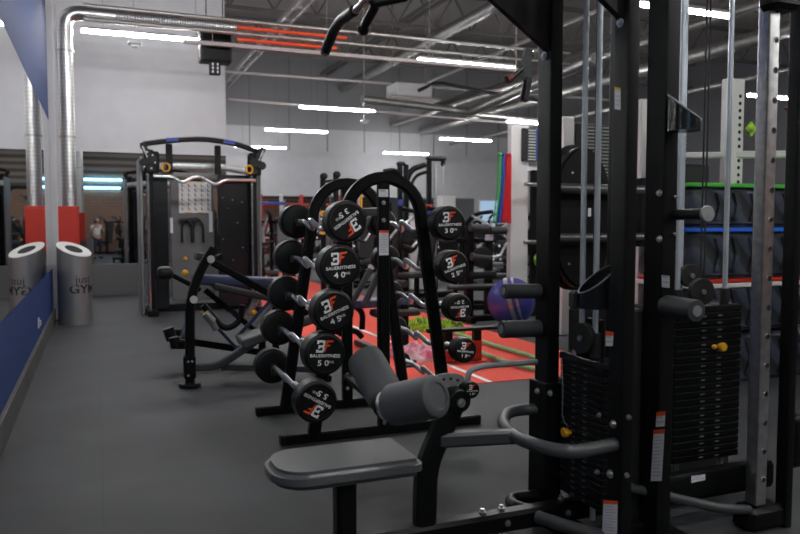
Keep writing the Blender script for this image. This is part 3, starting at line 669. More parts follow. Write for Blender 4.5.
for (kg, x, z, r, ang) in BARS:
    x += .008; z -= .008
    side = 'left' if x < 1.6 else 'right'
    t = thing('fixed_barbell', 'black rubber zigzag barbell marked %s KG on the %s side of the arched rack' % (kg, side), 'barbell', (x, 4.65, z), 'fixed barbells on the arched rack')
    th = .085+r*.3; ys = 4.115
    for s, ya in ((-1, ys), (1, 5.105)):
        h = B().lathe((x, ya, z), (x, ya+s*th, z), [(0, r*.3), (0.001, r*.82), (.006, r*.92), (.018, r), (th-.02, r), (th-.009, r*.975), (th-.002, r*.9), (th, r*.84), (th-.004, r*.81), (th-.004, .001)], 48).build('weight_head', 'rubber', t)
        B().cyl((x, ya-s*.03, z), (x, ya+s*.002, z), .024, 18).build('collar', 'matte', h)
        if s == -1:
            mx = Matrix.Translation((x, ya-th+.0035, z)) @ Matrix.Rotation(R(90), 4, 'X') @ Matrix.Rotation(R(ang), 4, 'Z')
            B().use(0).polys(logoB, mx @ Matrix.Translation((-r*.06, r*.36, 0)), r*.58).use(1).polys(logoF, mx @ Matrix.Translation((-r*.06, r*.36, 0)), r*.58).build('logo', ['white', 'orange'], h)
            B().text('BAUERFITNESS', mx @ Matrix.Translation((0, -r*.08, 0)), r*.21, bold=.02, sx=1.05).build('brand_lettering', 'white', h)
            B().text(kg[0]+' '+kg[1], mx @ Matrix.Translation((-r*.08, -r*.42, 0)), r*.36, bold=.025, sx=1.2).text('KG', mx @ Matrix.Translation((r*.3, -r*.36, 0)), r*.15, bold=.02, sx=1.3).build('weight_lettering', 'white', h)
    L = Vector((x, 0, z)); am = .075; dd = Vector((.62, 0, -.8)).normalized()
    ps = [(4.1, 0), (4.29, 0), (4.37, .9), (4.47, -.25), (4.56, .8), (4.66, .8), (4.75, -.25), (4.85, .9), (4.93, 0), (5.12, 0)]
    B().tube(fillet([L+Vector((0, y, 0))+dd*am*k for y, k in ps], .025, 4), .0165, 14).build('zigzag_bar', 'satin', t)
for i, (kg, x, z, r, ang) in enumerate(BARS):
    s = -1 if x < 1.6 else 1; lx = 1.608+s*(.44-.147*z)
    for y in (4.25, 4.97):
        B().bar((lx+s*.02, y, z-.026), (x+s*.035, y, z-.026), .05, .02).bar((x+s*.03, y, z-.03), (x+s*.036, y, z+.012), .05, .008).build('cradle_hook', 'matte', T2)

# ------------------------------------------------------------------ functional trainer (left back)
T = thing('functional_trainer', 'black functional trainer with arched top and exercise chart against the back mirror', 'gym machine', (1.4, 11.2, 0))
SPLIT = {'tube_bracket', 'support_leg', 'slide_tube', 'rubber_foot', 'weight_horn', 'base_foot', 'arm', 'crossbar', 'slanted_tube', 'frame', 'upright', 'guide_rod', 'weight_stack', 'arched_top', 'selector_knob', 'warning_sticker', 'stack_dot', 'rail', 'size_sticker', 'top_cap', 'collar', 'stripe'}
def islands(bm):
    seen = set(); out = []
    for v in bm.verts:
        if v in seen: continue
        st = [v]; seen.add(v); g = []
        while st:
            a = st.pop(); g.append(a)
            for e in a.link_edges:
                o = e.other_vert(a)
                if o not in seen: seen.add(o); st.append(o)
        out.append(set(g))
    return out
def seg(name, m, f, par=None):
    b = f(B())
    if name in SPLIT:
        b.bm.verts.ensure_lookup_table(); isl = [{v.index for v in g} for g in islands(b.bm)]; b.bm.verts.index_update()
        isl = [{v.index for v in g} for g in islands(b.bm)]
        if len(isl) > 1:
            for g in isl:
                c = MB(); c.bm.free(); c.bm = b.bm.copy(); c.bm.verts.ensure_lookup_table()
                bmesh.ops.delete(c.bm, geom=[v for v in c.bm.verts if v.index not in g], context='VERTS'); o = c.build(name, m, par or T)
            b.bm.free(); return o
    return b.build(name, m, par or T)
for x, m in ((.70, 'black'), (2.13, 'black')):
    seg('upright', m, lambda b: b.box((x, 11.0, 1.15), (.1, .1, 2.3), bev=.015, seg=2))
    seg('guide_rod', 'chrome', lambda b: b.cyl((x-.03, 10.93, .05), (x-.03, 10.93, 2.05), .02, 16))
    seg('base_foot', 'black', lambda b: b.box((x, 11.1, .04), (.14, .7, .08), bev=.01))
seg('side_shroud', 'bin', lambda b: b.box((.585, 11.35, 1.1), (.05, .7, 2.2), bev=.015))
seg('side_shroud', 'grey', lambda b: b.box((2.235, 11.25, 1.0), (.03, .5, 2.0), bev=.01))
seg('stack_shroud', 'black2', lambda b: b.box((1.86, 11.08, 1.02), (.46, .05, 1.92), bev=.01))
seg('stack_shroud', 'black2', lambda b: b.box((.84, 11.1, 1.02), (.2, .05, 1.9), bev=.01))
seg('back_panel', 'plinth2', lambda b: b.box((1.31, 11.4, 1.02), (.62, .05, 1.75), bev=.01))
seg('base_beam', 'black', lambda b: b.box((1.4, 11.3, .06), (1.5, .1, .1), bev=.01))
P = [(.62, 10.95, 2.37), (.9, 10.95, 2.42), (1.4, 10.95, 2.48), (1.9, 10.95, 2.42), (2.2, 10.95, 2.32)]
seg('arched_top', 'black', lambda b: b.sweep(fillet(P, .3, 5), .1, .07))
seg('arched_top', 'navy', lambda b: b.box((1.0, 10.89, 2.44), (.16, .01, .05), (0, R(-5), 0), bev=0).box((1.78, 10.89, 2.435), (.16, .01, .05), (0, R(5), 0), bev=0))
P = [(.6, 11.55, 2.08), (1.0, 11.55, 2.13), (1.8, 11.55, 2.13), (2.2, 11.55, 2.05)]
seg('rear_arch', 'steel', lambda b: b.sweep(fillet(P, .3, 5), .05, .1))
for x in (.98, 1.66): seg('cross_post', 'black', lambda b: b.box((x, 11.2, 2.2), (.09, .06, .42), bev=.01))
P = [(.74, 10.9, 1.93), (1.0, 10.9, 1.92), (1.13, 10.9, 1.84), (1.27, 10.9, 1.93), (1.38, 10.9, 1.93), (1.58, 10.9, 1.82), (1.72, 10.9, 1.90), (2.15, 10.9, 1.90)]
seg('pull_up_bar', 'satin', lambda b: b.tube(fillet(P, .06, 5), .024, 12))
seg('light_strip_tray', 'grey', lambda b: b.box((1.35, 11.3, 1.98), (.75, .1, .06)))
for s, x in ((-1, .72), (1, 2.13)):
    for dx, dz, r in ((-.1*s*-1, .18, .05), (.0, .0, .07), (.06*s, .1, .05), (-.02, -.12, .05), (.1*s, -.04, .06)):
        seg('pulley', 'matte', lambda b: b.lathe((x+dx, 10.82, 2.15+dz), (x+dx, 10.86, 2.15+dz), [(0, r*.9), (.004, r), (.015, r*.88), (.03, r), (.04, r*.9)], 24).cyl((x+dx, 10.81, 2.15+dz), (x+dx, 10.82, 2.15+dz), .012, 10))
    seg('pulley_arm', 'black', lambda b: b.bar((x-.02*s, 10.9, 2.0), (x+.12*s, 10.85, 2.38), .07, .04, up=(0, 1, 0)).box((x, 10.88, 2.12), (.2, .04, .3), bev=.03))
    seg('pulley_arm', 'steel', lambda b: b.bar((x+.02*s, 10.84, 2.1), (x+.12*s, 10.82, 2.33), .02, .02))
    seg('pull_ring', 'yellow', lambda b: b.ring((x-.0*s-.05*s+(.13 if s < 0 else -.04), 10.80, 2.05), (.5*s, -1, 0), .045, .065, .02))
seg('bolts', 'bolt', lambda b: [b.cyl((.66+dx, 10.80, 2.15+dz), (.66+dx, 10.81, 2.15+dz), .012, 8) for dx, dz in ((0, .1), (.07, .06), (.1, -.04), (-.04, -.1), (.05, -.12))] and b)
ch = seg('exercise_chart', 'paper', lambda b: b.box((1.35, 11.365, 1.66), (.46, .012, .46), bev=0))
b = B()
for i in range(5):
    for j in range(6):
        x, z = 1.165+i*.092, 1.83-j*.068; b.box((x, 11.358, z), (.014, .002, .03), bev=0).box((x+.014, 11.358, z-.014), (.03, .002, .006), bev=0).box((x-.004, 11.358, z+.022), (.012, .002, .01), bev=0)
b.build('chart_figures', 'matte', ch); b = B()
for x in (1.25, 1.42): b.box((x, 11.358, 1.882), (.1, .002, .014), bev=0).box((x, 11.358, 1.437), (.1, .002, .014), bev=0)
b.build('chart_bands', 'yellow', ch)
seg('rope_hook', 'matte', lambda b: b.bar((1.12, 11.33, 1.32), (1.38, 11.33, 1.34), .05, .06))
for x0 in (1.2, 1.36): seg('hanging_handle', 'rubber', lambda b: b.tube(fillet([(x0-.05, 11.3, 1.0), (x0-.05, 11.3, 1.25), (x0+.02, 11.3, 1.36), (x0+.09, 11.3, 1.25), (x0+.09, 11.3, 1.0)], .06), .018, 10))
seg('knob', 'yellow', lambda b: b.ball((1.18, 11.2, .77), .03)); seg('warning_sticker', 'label', lambda b: b.box((1.01, 11.365, 1.25), (.04, .01, .22), bev=0).box((1.57, 11.365, 1.3), (.05, .01, .3), bev=0))
seg('stack_dot', 'bolt', lambda b: [b.cyl((1.7+i*.07, 11.05, 1.65-.3*j), (1.7+i*.07, 11.052, 1.65-.3*j), .008, 8) for i, j in ((0, 0), (2, .1), (1, .5), (4, .2), (3, 1.2), (0, 2), (4, 2.4), (2, 3))] and b)  # small metal discs scattered over the stack shroud

# ------------------------------------------------------------------ benches left of the barbell rack
T = thing('leg_press_bench', 'low grey padded bench with curved black post and round foot beside the rack', 'bench', (.66, 6.05, 0))
Y = 6.05; A = lambda x, y, yy=Y: at(x, y, Y=yy)
seg('post', 'black', lambda b: b.sweep(fillet([(.655, Y, .02), A(190, 300), A(200, 270), A(214, 248)], .2, 6), .07, .075, (0, 1, 0)))
seg('round_foot', 'rubber', lambda b: b.cyl((.655, Y, 0), (.655, Y, .035), .085, 28, .01))
seg('post_sleeve', 'black', lambda b: b.box((.655, Y, .16), (.09, .09, .18), bev=.01))
for x, y in ((210, 259), (193, 299)): B().cyl(A(x, y)+Vector((0, -.04, 0)), A(x, y)+Vector((0, -.06, 0)), .03, 20).build('end_cap', 'trim', T)
bolts([(.64, Y-.046, .1), (.67, Y-.046, .21), (.64, Y-.046, .21)], .01, (0, -1, 0), par=T)
seg('base_tube', 'grey_tube', lambda b: b.sweep(fillet([A(194, 367), A(218, 366), A(250, 345), A(262, 335)], .15), .06, .07, (0, 1, 0)))
seg('upper_tube', 'black', lambda b: b.bar(A(212, 262), A(345, 335), .05, .06))
seg('bench_pad', 'vinyl', lambda b: b.box(A(288, 326)+Vector((0, .05, 0)), (.82, .3, .075), (0, R(-17), 0), bev=.02, seg=3))
seg('support_leg', 'black', lambda b: b.bar((1.72, Y, .0), (1.72, Y, .45), .06).bar((1.72, Y-.25, .03), (1.72, Y+.25, .03), .05))
seg('lower_rail', 'grey_tube', lambda b: b.bar(A(222, 368)+Vector((0, .05, 0)), (1.72, Y, .06), .05))
T = thing('incline_bench', 'dark blue flat padded bench with silver sliding frame behind the curved post', 'bench', (1.1, 6.9, 0))
Y = 6.9
seg('bench_pad', 'blue_vinyl', lambda b: b.box(A(240, 281, Y), (.84, .28, .085), (0, R(4), 0), bev=.02, seg=3))
seg('bench_pad', 'foam2', lambda b: b.box(A(252, 294, Y-.15), (.7, .2, .06), (0, R(14), 0), bev=.02, seg=3))
seg('head_pad', 'rubber', lambda b: b.box(A(165, 273, Y-.1), (.13, .2, .11), bev=.04, seg=3))
seg('arm', 'black', lambda b: b.bar(A(172, 275, Y-.1), A(200, 290, Y-.05), .04).bar(A(205, 290, Y), A(262, 336, Y), .05).bar(A(205, 262, Y), A(222, 256, Y), .05))
seg('back_support', 'foam2', lambda b: b.box(A(204, 257, Y), (.16, .2, .07), (0, R(10), 0), bev=.02, seg=2))
seg('slide_tube', 'steel', lambda b: b.cyl(A(181, 340, Y), A(195, 298, Y), .022).cyl(A(240, 340, Y), A(285, 292, Y), .022).cyl(A(248, 316, Y-.1), A(262, 288, Y-.1), .03))
seg('slide_tube', 'blue_vinyl', lambda b: b.bar(A(236, 338, Y-.2), A(278, 293, Y-.2), .05, .03).bar(A(212, 322, Y-.1), A(240, 352, Y-.1), .05, .03))
seg('base_foot', 'black', lambda b: b.bar(A(166, 333, Y+.1), A(185, 333, Y+.1), .07).bar(A(175, 344, Y-.3), A(186, 344, Y-.3), .08).bar(A(180, 340, Y), A(260, 352, Y), .06))
seg('rubber_foot', 'rubber', lambda b: b.cyl(A(168, 328, Y), A(172, 340, Y), .05, 18).cyl(A(174, 337, Y-.3), A(176, 348, Y-.3), .045, 18))
seg('weight_horn', 'steel', lambda b: b.cyl(A(205, 313, Y-.2), A(213, 322, Y-.2), .035).cyl(A(212, 322, Y-.2), A(216, 330, Y-.2), .03))
seg('curved_guard', 'black', lambda b: b.tube(fillet([A(203, 305, Y), A(225, 330, Y), A(240, 322, Y), A(243, 305, Y)], .2), .03, 12))
seg('knob', 'yellow', lambda b: b.ball(A(254, 313, Y-.15), .03)); seg('knob', 'yellow', lambda b: b.ball(A(202, 313, Y-.15), .015)); seg('knob', 'yellow', lambda b: b.ball(A(185, 273, Y), .03))
q_ = A(262, 336, Y); seg('support_leg', 'black', lambda b: b.bar(q_, (q_.x, q_.y, 0), .06)); q_ = A(275, 290, Y); seg('support_leg', 'black', lambda b: b.bar(q_, (q_.x, q_.y, 0), .06))
T = thing('upright_rack_bench', 'blue padded bench with two slanted grey tubes seen through the arched rack', 'bench', (2.6, 7.2, 0))
Y = 7.2
seg('bench_pad', 'blue_vinyl', lambda b: b.box(A(378, 303, Y), (.62, .26, .08), bev=.02, seg=3)); seg('bench_pad', 'foam2', lambda b: b.box(A(395, 313, Y-.1), (.5, .2, .07), bev=.02))
seg('slanted_tube', 'grey_tube', lambda b: b.cyl(A(371, 269, Y-.1), A(352, 304, Y-.1), .03).cyl(A(378, 276, Y-.3), A(364, 306, Y-.3), .032))
seg('end_cap', 'trim', lambda b: b.cyl(A(372, 266, Y-.1), A(370.5, 269.5, Y-.1), .031)); seg('frame', 'black', lambda b: b.tube(fillet([A(350, 304, Y), A(363, 312, Y), A(362, 330, Y)], .1), .03).tube(fillet([A(345, 330, Y), A(357, 332, Y), A(362, 338, Y)], .1), .03))
seg('support_leg', 'black', lambda b: b.box((A(400, 320, Y).x, Y, .23), (.08, .3, .46), bev=.01).box((A(365, 320, Y).x, Y, .03), (.08, .5, .06), bev=.01))

# ------------------------------------------------------------------ small things on and near the red lane
T = thing('step_hurdle', 'low black topped bench with red legs on the red lane right of the rack', 'step bench', (3.1, 6.2, 0))
seg('top_rail', 'black', lambda b: b.bar((2.78, 6.2, .30), (3.75, 6.2, .30), .09, .035))
for x in (2.98, 3.28): seg('leg', 'black', lambda b: b.box((x, 6.2, .23), (.07, .07, .12), bev=.004)); seg('leg_sleeve', 'red', lambda b: b.box((x, 6.2, .1), (.075, .075, .18), bev=.004))
seg('base_rail', 'red', lambda b: b.box((3.12, 6.2, .035), (.38, .12, .05), bev=.006))
def crumple(name, m, c, d, seed, lb, cat, par=None, amp=.03):
    random.seed(seed); t_ = bmesh.new(); n = 60; vs = []
    from mathutils import noise as nz
    for i in range(n):
        for j in range(n):
            u, v = i/(n-1)-.5, j/(n-1)-.5; e = max(0, 1-(2*max(abs(u), abs(v)))**4)
            h = abs(nz.noise(Vector((u*4+seed, v*4, seed))))*amp*2+abs(nz.noise(Vector((u*9, v*9+seed, 3))))*amp*.6
            wob = nz.noise(Vector((u*3, v*3, seed+5)))*.15
            vs.append(t_.verts.new((c[0]+(u*(1+wob))*d[0], c[1]+(v*(1+wob))*d[1], c[2]+(h+d[2])*e**.5)))
    for i in range(n-1):
        for j in range(n-1): t_.faces.new((vs[i*n+j], vs[(i+1)*n+j], vs[(i+1)*n+j+1], vs[i*n+j+1]))
    bmesh.ops.recalc_face_normals(t_, faces=t_.faces); b = MB(); b._take(t_); o = b.build(name, m, par, ang=180)
    if lb: tag(o, lb, cat)
    return o
p = at(424, 358, Z=.02); crumple('gym_towel', 'pink', (p.x-.02, p.y+.16, .009), (.5, .6, .06), 3, 'crumpled pink and white towel lying on the red lane', 'towel', amp=.06)
p = at(421, 329, Z=.02); crumple('sports_glove', 'lime', (p.x, p.y, .013), (.3, .3, .08), 8, 'lime green and black glove on the red lane left of the rack leg', 'glove', amp=.08)
p = at(449, 331, Z=.02); crumple('sports_glove', 'lime', (p.x, p.y, .013), (.25, .3, .07), 12, 'lime green and black glove on the red lane right of the rack leg', 'glove', amp=.08)
P = [at(x, y, Z=.035) for x, y in ((452, 332), (470, 338), (500, 347), (528, 355), (548, 363), (546, 371), (532, 369), (505, 362), (480, 352), (462, 346))]
tag(B().tube(fillet(P, .25, 4), .02, 10).build('battle_rope', 'rope'), 'pale green training rope lying doubled on the red lane', 'rope')
# gym ball
p = at(511, 300, Y=8.15); T = thing('exercise_ball', 'glossy blue and purple exercise ball beside the white rig', 'exercise ball', (p.x, p.y, 0))
B().ball((p.x, p.y, .30), .30, seg=40).build('ball', 'ball', T, ang=180)
seg('stripe', 'steel', lambda b: b.ring((p.x, p.y, .30), (.8, -.5, .25), .298, .304, .05, 48).ring((p.x+.07, p.y-.043, .32), (.8, -.5, .25), .286, .293, .03, 48))

# ------------------------------------------------------------------ white rig with bands
def rayD(px, D, z):
    d = _f + _r*((px-400)/FPX); d.z = 0; return Vector((d.x*D, d.y*D, z))
C = [rayD(517, 10.3, 0), rayD(565, 8.6, 0), rayD(641, 7.4, 0), rayD(728.5, 7.2, 0)]
T = thing('power_rig', 'white steel training rig with perforated uprights behind the black cable machine', 'training rig', tuple(C[1]))
for i, c in enumerate(C):
    wd = .28 if i == 0 else (.14 if i < 3 else .2)
    seg('rig_upright', 'white_frame', lambda b: b.box((c.x, c.y, (1.3, 1.24, 1.24, 1.32)[i]), (wd, .1, (2.6, 2.48, 2.48, 2.64)[i]), bev=.01))
    seg('upright_holes', 'dark', lambda b: [b.cyl((c.x+.04, c.y-.049, .4+k*.067), (c.x+.04, c.y-.052, .4+k*.067), .018, 10, 0) for k in range(32)] and b) if i == 3 else None
for i in range(3):
    a, b_ = C[i], C[i+1]
    for z in (2.42,) if i else (2.0,): seg('crossbeam', 'white_frame', lambda b: b.bar((a.x, a.y, z), (b_.x, b_.y, z), .08, .1)) if i == 9 else None
c = C[3]; seg('crossbeam', 'white_frame', lambda b: b.bar((c.x, c.y, 1.93), (c.x+2.2, c.y-1.2, 1.93), .08, .07)); seg('crossbeam', 'white_frame', lambda b: b.bar((c.x-.6, c.y+.35, 1.93), (c.x, c.y, 1.93), .08, .06))
c = C[0]
seg('insert_panel', 'matte', lambda b: b.box((c.x+.06, c.y-.07, 2.34), (.09, .03, .44), bev=.005)); seg('insert_panel', 'louvre', lambda b: b.box((c.x+.17, c.y-.07, 2.34), (.12, .03, .44), bev=.005)); seg('insert_panel', 'navy', lambda b: b.box((c.x+.36, c.y-.07, 2.34), (.24, .03, .44), bev=.005))
seg('lower_arm', 'white_frame', lambda b: b.box((c.x+.26, c.y, 2.02), (.35, .08, .06), bev=.005))
for z in (1.80, 1.02): seg('storage_peg', 'steel', lambda b: b.cyl((c.x+.35, c.y-.12, z), (c.x-.0, c.y-.18, z), .026, 14).bar((c.x+.3, c.y, z), (c.x+.3, c.y-.12, z), .04))
seg('side_post', 'black', lambda b: b.box((c.x+.24, c.y-.05, 1.0), (.12, .08, 2.0), bev=.01)); seg('clip', 'lime', lambda b: b.ball((c.x+.26, c.y-.12, .78), .07, (1, .3, 1.3)))
c = C[1]; seg('insert_panel', 'louvre', lambda b: b.box((c.x+.52, c.y-.03, 2.1), (.55, .03, .6), bev=.005)); seg('insert_panel', 'matte', lambda b: b.box((c.x+.14, c.y-.05, 2.1), (.12, .03, .62), bev=.005))
c = C[2]; seg('insert_panel', 'matte', lambda b: b.box((c.x+.12, c.y-.03, 1.9), (.1, .03, .7), bev=.005))
c = C[3]; seg('insert_panel', 'louvre', lambda b: b.box((c.x-.45, c.y+.3, 1.98), (.35, .03, .4), bev=.005)); seg('storage_disc', 'matte', lambda b: b.lathe((c.x+.42, c.y-.1, 1.42), (c.x+.42, c.y-.16, 1.42), [(0, .2), (.01, .22), (.05, .22), (.06, .2)], 30)); seg('clip', 'lime', lambda b: b.box((c.x+.13, c.y-.1, 2.17), (.1, .02, .1), (0, R(45), 0), bev=0))
seg('storage_shelf', 'matte', lambda b: b.box((c.x-.55, c.y+.1, 1.6), (.5, .3, .45), bev=.02))
# resistance bands
c = C[0]
for i, (dx, m, wd, lb) in enumerate([(-.22, 'band_red', .075, 'wide red resistance band hanging on the white rig'), (-.30, 'band_blue', .035, 'blue resistance band between the red and green ones'), (-.35, 'band_green', .022, 'thin green resistance band, leftmost on the white rig')]):
    b = B(); x = c.x+dx; y = c.y-.1-.0*i
    for s in (-1, 1):
        b.sweep(fillet([(x+.01, y+s*.03, 2.20), (x+.0, y+s*.035, 1.75), (x-.04-.01*i, y+s*.03, 1.30)], .2), wd, .006, (0, 1, 0)) if m != 'band_red' else b.prism([(x-.02, 2.2), (x+.045, 2.2), (x+.05, 1.28), (x-.09, 1.30), (x-.06, 1.7)], 'Y', y+s*.02-.004, y+s*.02+.004, .002)
    b.cyl((x+.01, y-.04, 2.2), (x+.01, y+.04, 2.2), .02, 10)
    tag(b.build('resistance_band', m), lb, 'resistance band', 'resistance bands')
# stacked plyo boxes
tops = [(0, .42, None, 'black', 'lowest plyo box of the stack at right, without a bright edge'), (.42, .427, 'red', 'white_frame', 'black plyo box with a red and white top edge'), (.847, .408, 'bright_blue', 'label', 'black plyo box with a bright blue top edge'), (1.255, .353, 'green', 'green', 'topmost black plyo box with a green top edge')]
for z, h, cm, c2, lb in tops:
    T = thing('plyo_box', lb, 'plyo box', (5.2, 4.9, z), 'stacked plyo boxes')
    seg('box_body', 'chevron', lambda b: b.prism(rrect(4.29, 6.1, 4.55, 5.25, .12, .05), 'Z', z+.003, z+h-.03, .03))
    b = B()
    for k in range(9):
        x = 4.5+k*.18; b.prism([(x, z+.06), (x+.05, z+.06), (x+.09, z+h*.5), (x+.05, z+h-.08), (x, z+h-.08), (x+.04, z+h*.5)], 'Y', 4.53, 4.555, .004)
    b.build('rib', 'chevron', T)
    if cm: seg('top_edge', cm, lambda b: b.prism(rrect(4.28, 6.11, 4.54, 5.26, .13, .05), 'Z', z+h-.032, z+h-.001, .006))
    if cm == 'red': seg('top_edge', 'white_frame', lambda b: b.prism(rrect(4.27, 6.12, 4.535, 5.265, .13, .05), 'Z', z+h-.07, z+h-.035, .006))
# machine with the oval shroud
T = thing('shrouded_cable_tower', 'black machine with a tall oval shroud behind the paired guide rods', 'gym machine', (3.27, 4.5, 0))
def oval(b, cx_, cz_, rx, rz, y0, y1, n=40): return b.prism([(cx_+rx*math.cos(q*2*PI/n), cz_+rz*math.sin(q*2*PI/n)) for q in range(n)], 'Y', y0, y1, .02)
seg('oval_shroud', 'black', lambda b: oval(b, 3.25, 1.33, .27, .51, 4.52, 4.62)); seg('shroud_rim', 'black2', lambda b: oval(b, 3.22, 1.33, .29, .53, 4.60, 4.66))
seg('tower_post', 'black', lambda b: b.box((3.42, 4.72, .7), (.14, .1, 1.4), bev=.01)); seg('base_foot', 'black', lambda b: b.box((3.42, 4.72, .04), (.16, .5, .08), bev=.01))
seg('cross_tube', 'dark_steel', lambda b: b.cyl((2.95, 4.42, 1.535), (3.75, 4.42, 1.53), .035, 16)); seg('cross_tube', 'dark_steel', lambda b: b.cyl((2.95, 4.42, 1.19), (3.75, 4.42, 1.19), .03, 16))
seg('tube_bracket', 'black', lambda b: b.box((3.0, 4.47, 1.54), (.05, .1, .06)).box((3.7, 4.57, 1.37), (.05, .3, .5)).box((3.0, 4.47, 1.2), (.05, .1, .05)))
bolts([(3.15, 4.52, 1.65), (3.37, 4.52, 1.64), (3.13, 4.52, 1.0), (3.36, 4.52, 1.0)], .009, (0, -1, 0), par=T)
seg('size_sticker', 'label', lambda b: b.box((3.25, 4.518, 1.37), (.03, .003, .06), bev=0).box((3.30, 4.518, 1.37), (.025, .003, .06), bev=0))

# ------------------------------------------------------------------ machines further back
T = thing('dual_cable_tower', 'tall black and silver dual cable tower with arched crossbar far behind the rack', 'gym machine', (5.2, 12, 0))
Y = 12
def A2(x, y, yy=12): return at(x, y, Y=yy)
for px, tz in ((400, 2.30), (406, 2.28), (429, 2.36)): p = A2(px, 200); seg('upright', 'black', lambda b: b.box((p.x, 12, tz/2), (.07, .1, tz), bev=.01))
p = A2(434, 200); seg('guide_rod', 'steel', lambda b: b.box((p.x, 11.95, 1.15), (.05, .04, 2.3)).cyl((p.x+.14, 11.9, 1.0), (p.x+.14, 11.9, 2.3), .008, 8))
seg('top_cap', 'matte', lambda b: b.box(A2(436, 159), (.36, .14, .08), bev=.03).box(A2(443, 163), (.06, .1, .12), bev=.02).box(A2(401, 164), (.16, .12, .07), bev=.03))
seg('crossbar', 'black', lambda b: b.tube(fillet([A2(384, 172), A2(396, 170), A2(404, 184)], .2), .045).tube(fillet([A2(405, 188), A2(410, 170), A2(425, 165)], .5), .05).tube(fillet([A2(410, 190), A2(415, 176), A2(427, 172)], .5), .03))
seg('stack_shroud', 'white_frame', lambda b: b.box((A2(418, 210).x, 12.1, .75), (.3, .1, 1.3), bev=.02)); seg('weight_stack', 'matte', lambda b: b.box((A2(432, 230).x, 12.05, .6), (.22, .15, 1.0), bev=.01).box((A2(402, 230).x, 12.05, .6), (.22, .15, 1.0), bev=.01))
seg('base', 'black', lambda b: b.box((5.2, 12, .05), (1.1, .7, .1), bev=.02)); seg('collar', 'red', lambda b: b.box(A2(429, 207, 11.93), (.12, .06, .08))); seg('collar', 'navy', lambda b: b.box(A2(429, 213, 11.93), (.14, .06, .05)).box(A2(400, 203, 11.93), (.08, .06, .1)))

T = thing('cable_post', 'thin black twin post station behind the left arch of the rack', 'gym machine', (3.4, 11, 0))
for px, tz in ((323, 2.0), (336, 2.03)): p = at(px, 200, Y=11); seg('upright', 'black', lambda b: b.box((p.x, 11, tz/2), (.07, .08, tz), bev=.01)); seg('pulley', 'matte', lambda b: b.box((p.x, 10.95, tz-.02), (.11, .1, .1), bev=.03))
a, b_ = at(323, 182, Y=11), at(344, 180, Y=11); seg('crossbar', 'black', lambda b: b.cyl(a, b_, .02)); seg('guide_rod', 'chrome', lambda b: b.cyl((a.x+.1, 10.95, .3), (a.x+.1, 10.95, 1.9), .015).cyl((a.x+.27, 10.95, .3), (a.x+.27, 10.95, 1.9), .015))
seg('selector_knob', 'yellow', lambda b: b.ring(at(323, 214, Y=10.8), (0, 1, 0), .015, .045, .03).ring(at(323, 232, Y=10.8), (0, 1, 0), .015, .045, .03)); seg('latch', 'yellow', lambda b: b.box(at(361, 203, Y=10.8), (.04, .04, .22), bev=.01))
seg('stack_shroud', 'grey', lambda b: b.box((a.x+.25, 11.1, .7), (.5, .1, 1.2), bev=.02)); seg('base', 'black', lambda b: b.box((a.x+.2, 11, .04), (.8, .6, .08), bev=.02))

def plate_machine(x, y, rz, lb, hue='vinyl', s=1.0):
    t = thing('plate_loaded_machine', lb, 'gym machine', (x, y, 0), None, rz)
    def q(name, m, f): return f(B()).build(name, m, t, False)
    q('base_frame', 'black', lambda b: b.bar((-.6, -.3, .04), (.6, -.3, .04), .08).bar((-.6, .3, .04), (.6, .3, .04), .08).bar((-.55, -.3, .04), (-.55, .3, .04), .08).bar((.2, -.3, .04), (.2, .3, .04), .08))
    q('rear_frame', 'black', lambda b: b.tube(fillet([(.5, -.3, .05), (.5, -.3, 1.1), (.3, -.3, 1.45), (-.1, -.3, 1.5)], .25), .035).tube(fillet([(.5, .3, .05), (.5, .3, 1.1), (.3, .3, 1.45), (-.1, .3, 1.5)], .25), .035).bar((.4, -.3, 1.3), (.4, .3, 1.3), .06))
    q('seat', hue, lambda b: b.box((-.1, 0, .48), (.4, .34, .08), bev=.025, seg=3)); q('backrest', hue, lambda b: b.box((.17, 0, .9), (.08, .32, .72), (0, R(12), 0), bev=.025, seg=3))
    q('seat_post', 'black', lambda b: b.bar((-.05, 0, .05), (-.05, 0, .45), .07))
    for k in (-1, 1):
        q('press_arm', 'steel', lambda b: b.tube(fillet([(.3, k*.34, 1.42), (-.2, k*.36, 1.15), (-.45, k*.3, .9)], .2), .022)); q('hand_grip', 'rubber', lambda b: b.cyl((-.45, k*.34, .9), (-.45, k*.14, .95), .022))
        pl = q('weight_plate', 'rubber', lambda b: b.lathe((.2, k*.42, 1.0), (.2, k*.48, 1.0), [(0, .04), (0, .19), (.01, .21), (.03, .21), (.035, .19), (.03, .15), (.03, .06)], 28)); q('weight_horn', 'chrome', lambda b: b.cyl((.2, k*.3, 1.0), (.2, k*.6, 1.0), .022))
        q('foam_roller', 'foam2', lambda b: b.cyl((-.5, k*.05, .38), (-.5, k*.25, .38), .055))
    return t
